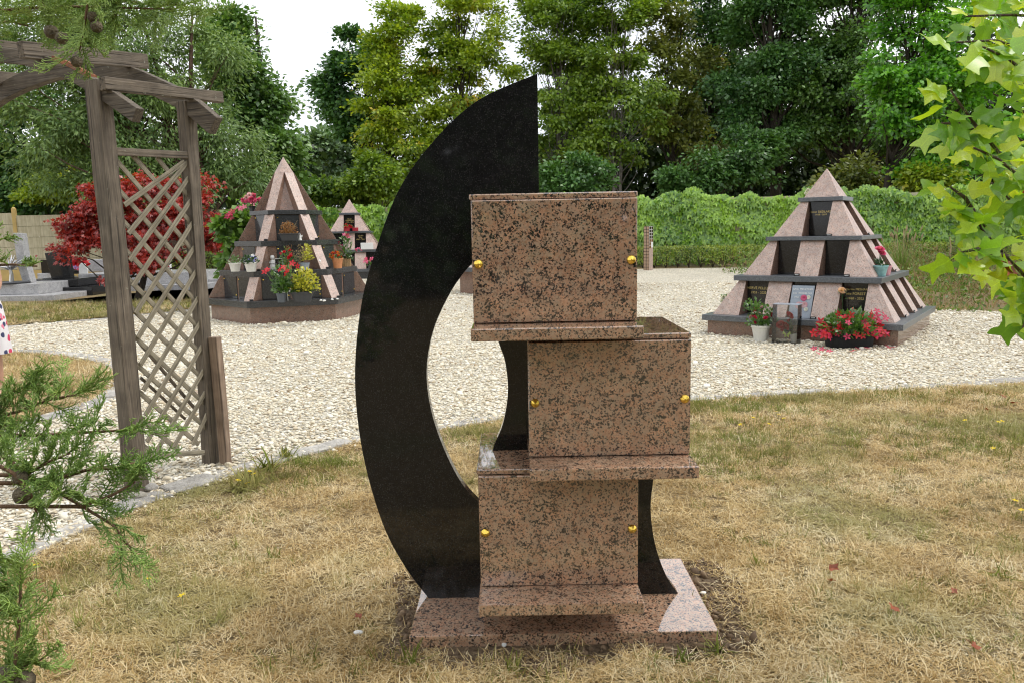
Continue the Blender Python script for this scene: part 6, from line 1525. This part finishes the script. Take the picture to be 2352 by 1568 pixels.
grass_clump('dry straw coloured grass clump beside the fountain grass', 2105, 610, 18.5, 160, 0.75, M['weeddry'], 0, 95, .6)
grass_clump('smaller dry grass clump against the wall foot', 2055, 600, 18.0, 90, 0.7, M['weeddry'], 0, 96, .5)
mb = MB()
for x in (2178, 2198, 2222, 2240):
    a = at(x, 640, 24); mb = MB().tube([(0, 0, 0), (0.02, 0, 0.8), (-0.03, 0, float(at(x, 545, 24)[2]))], [.03, .026, .015], 6); o = mb.build('dry_stalk', M['drystem']); o.location = (float(a[0]), 24, 0); tag(o, 'pale bare stalk standing before the creeper wall at the right', 'dry stalk', 'bare stalks by the wall')

# ================================================================== small things on the lawn and gravel
M['creamstone'] = plain('cream_stone', (0.58, 0.54, 0.45), 0.85, 0.2, 30, 0.01)
q = gp(318, 1146); o = link('white_stone', pebble(601), None, None, V3(q + np.array([0, 0, .03])), (0.1, 0.2, 0.4), 0.048); o.data.materials.append(M['creamstone']); tag(o, 'large white stone at the foot of the pergola front post', 'stone')
q = gp(345, 1126); o = link('grey_stone', pebble(602), None, None, V3(q + np.array([0, 0, .02])), (0.3, 0.2, 1.4), 0.05); o.data.materials.append(M['edgestone']); tag(o, 'grey stone beside the white stone at the post foot', 'stone')
for x, y, s in [(823, 1451, .022), (1158, 1478, .016), (1615, 1360, .014)]:
    o = link('white_chip', pebble(int(610 + x)), None, None, V3(gp(x, y, .012)), (0, 0, x), s); o.data.materials.append(M['plaster']); tag(o, 'white gravel chip lying in the soil beside the granite base', 'gravel chip', 'stray white chips')
rr = random.Random(77)
DL = [(85, 1330), (345, 1364), (420, 1398), (575, 1104), (560, 1118), (549, 1128), (570, 1125), (585, 1112), (1783, 957), (1788, 968), (1766, 985), (1730, 978), (1800, 972), (2215, 985), (2292, 985), (2280, 1043), (2300, 988), (2345, 1203), (2330, 1172), (1700, 990), (1810, 884), (1790, 885)]
for i, (x, y) in enumerate(DL):
    f_ = empty('yellow_wildflower', V3(gp(x, y)), 0, 'small yellow dandelion-like flower in the dry lawn', 'wildflower', 'yellow wildflowers in the lawn')
    h = rr.uniform(0.04, 0.08); link('bloom', FL['yellow'], None, f_, (0, 0, h), (rr.uniform(-.3, .3), rr.uniform(-.3, .3), 0), 0.017); MB().tube([(0, 0, 0), (0.004, 0, h)], 0.0012, 4).build('stalk', M['potleaf'], f_)
for i, (x, y, s) in enumerate([(2308, 912, .06), (2336, 925, .055), (2262, 938, .04), (1905, 1305, .045), (2050, 1390, .05), (2245, 1490, .05), (1905, 1330, .035), (2190, 1350, .03), (830, 1415, .03), (460, 900, .05)]):
    o = link('fallen_leaf', TLD, None, None, V3(gp(x, y, .03)), (rr.uniform(-.5, .5), rr.uniform(-.5, .5), rr.uniform(0, 6)), s); tag(o, 'dry red-brown fallen leaf lying on the lawn', 'fallen leaf', 'fallen leaves on the lawn')
# green weed rosettes on the dry lawn
for i, (x, y, s) in enumerate([(610, 1085, 2.4), (660, 1050, 1.6), (545, 1128, 2.0), (575, 1120, 1.8), (630, 1285, .9), (545, 1260, .8), (500, 1430, .9), (185, 1440, .9), (940, 1525, 1.0), (1650, 1500, .9), (1565, 1520, .8), (1740, 1300, .8), (2120, 1240, .9), (2300, 1330, 1.1), (1590, 1395, .8), (2050, 1420, .7), (1180, 1540, .8), (1080, 1110, .7), (1740, 1100, .9), (2000, 1240, .7)]):
    me = tuft(700 + i, 26, 0.03, 0.05, 0.10, 0.45, 0.0035); o = link('weed_rosette', me, M['greengrass'], None, V3(gp(x, y)), (0, 0, i), s); tag(o, 'small green weed tuft in the parched lawn', 'weed', 'green weed tufts in the lawn')

# ================================================================== visitor at the left edge, only the side of the dress in view
t = NT('floral_dress'); c = t.coord()
sep = t.n('SeparateColor'); t.l(t.vor(c, 14), sep.inputs[0]); dd = t.vor(c, 14, 'F1', 'Distance')
blot = t.ramp(dd, [(0.34, 1), (0.40, 0)])
cc = t.ramp(sep.outputs[0], [(0.0, (0.60, 0.05, 0.12)), (0.45, (0.70, 0.22, 0.32)), (0.7, (0.04, 0.05, 0.12)), (1.0, (0.65, 0.35, 0.42))], 'CONSTANT')
M['dress'] = t.principled(t.mix(blot, (0.74, 0.72, 0.74), cc), 0.8)
M['skin'] = plain('skin', (0.52, 0.30, 0.21), 0.5, 0.08); M['hair'] = plain('brown_hair', (0.06, 0.035, 0.02), 0.6, 0.3, 90)
PX = (-5.29, 7.6, 0.0)
per = empty('person', PX, R(20), 'person in a white and pink floral dress cut off by the left edge', 'person')
J = {'pel': (0, 0, .92), 'chest': (0, .01, 1.22), 'neck': (0, .01, 1.42), 'head': (0, -.015, 1.56), 'crown': (0, -.01, 1.63)}
vs = [J['pel'], J['chest'], J['neck'], J['head'], J['crown']]; es = [(0, 1), (1, 2), (2, 3), (3, 4)]; rd = [(.15, .11), (.14, .10), (.055, .055), (.08, .09), (.06, .07)]
def chain(par, pts, rads):
    for p, q in zip(pts, rads):
        vs.append(p); es.append((par, len(vs)-1)); rd.append((q, q)); par = len(vs)-1
for s in (-1, 1):
    chain(0, [(s*.09, 0, .84), (s*.10, -.01, .48), (s*.10, .01, .10), (s*.10, -.05, .03), (s*.105, -.15, .025)], [.09, .06, .04, .04, .03])
    chain(1, [(s*.16, .01, 1.36), (s*.19, -.02, 1.12), (s*.13, -.17, .98), (s*.07, -.20, 0.97)], [.06, .042, .03, .028])
    h0 = len(vs) - 1
    for k in range(4): chain(h0, [(s*.035, -.205, .985 - .018*k), (s*(.005 + .004*abs(k-1.5)), -.215, .98 - .018*k)], [.011, .009])
    chain(h0, [(s*.055, -.215, 1.0), (s*.04, -.235, 1.005)], [.012, .010])
me = bpy.data.meshes.new('body'); me.from_pydata(vs, es, [])
o = link('body', me, M['skin'], per); sk = o.modifiers.new('skin', 'SKIN'); sk.use_smooth_shade = True
for v, q in zip(me.skin_vertices[0].data, rd): v.radius = q
me.skin_vertices[0].data[0].use_root = True
ss = o.modifiers.new('sub', 'SUBSURF'); ss.levels = 2; ss.render_levels = 2
n = 40; lp = []
for z, rx, ry in [(0.44, .235, .20), (0.60, .225, .19), (.75, .215, .175), (.90, .20, .155), (1.05, .165, .125), (1.18, .175, .135), (1.30, .185, .13), (1.38, .15, .10), (1.42, .085, .08)]:
    lp.append([(rx*(1 + (.09*(1.0-z) if z < .9 else 0)*math.sin(i*1.57 + z))*math.cos(6.283*i/n), ry*(1 + (.09*(1.0-z) if z < .9 else 0)*math.sin(i*1.57 + z))*math.sin(6.283*i/n), z) for i in range(n)])
MB().loft(lp, cap=False).build('dress', M['dress'], per, smooth=True)
MB().ball((0, .025, 1.60), .125, 16, 10, (.88, .95, 1.0)).build('hair', M['hair'], per, smooth=True)
fa = MB()
for s in (-1, 1): fa.ball((s*.032, -.098, 1.575), .011, 8, 6)
fa.build('eyes', M['plaster'], per, smooth=True)
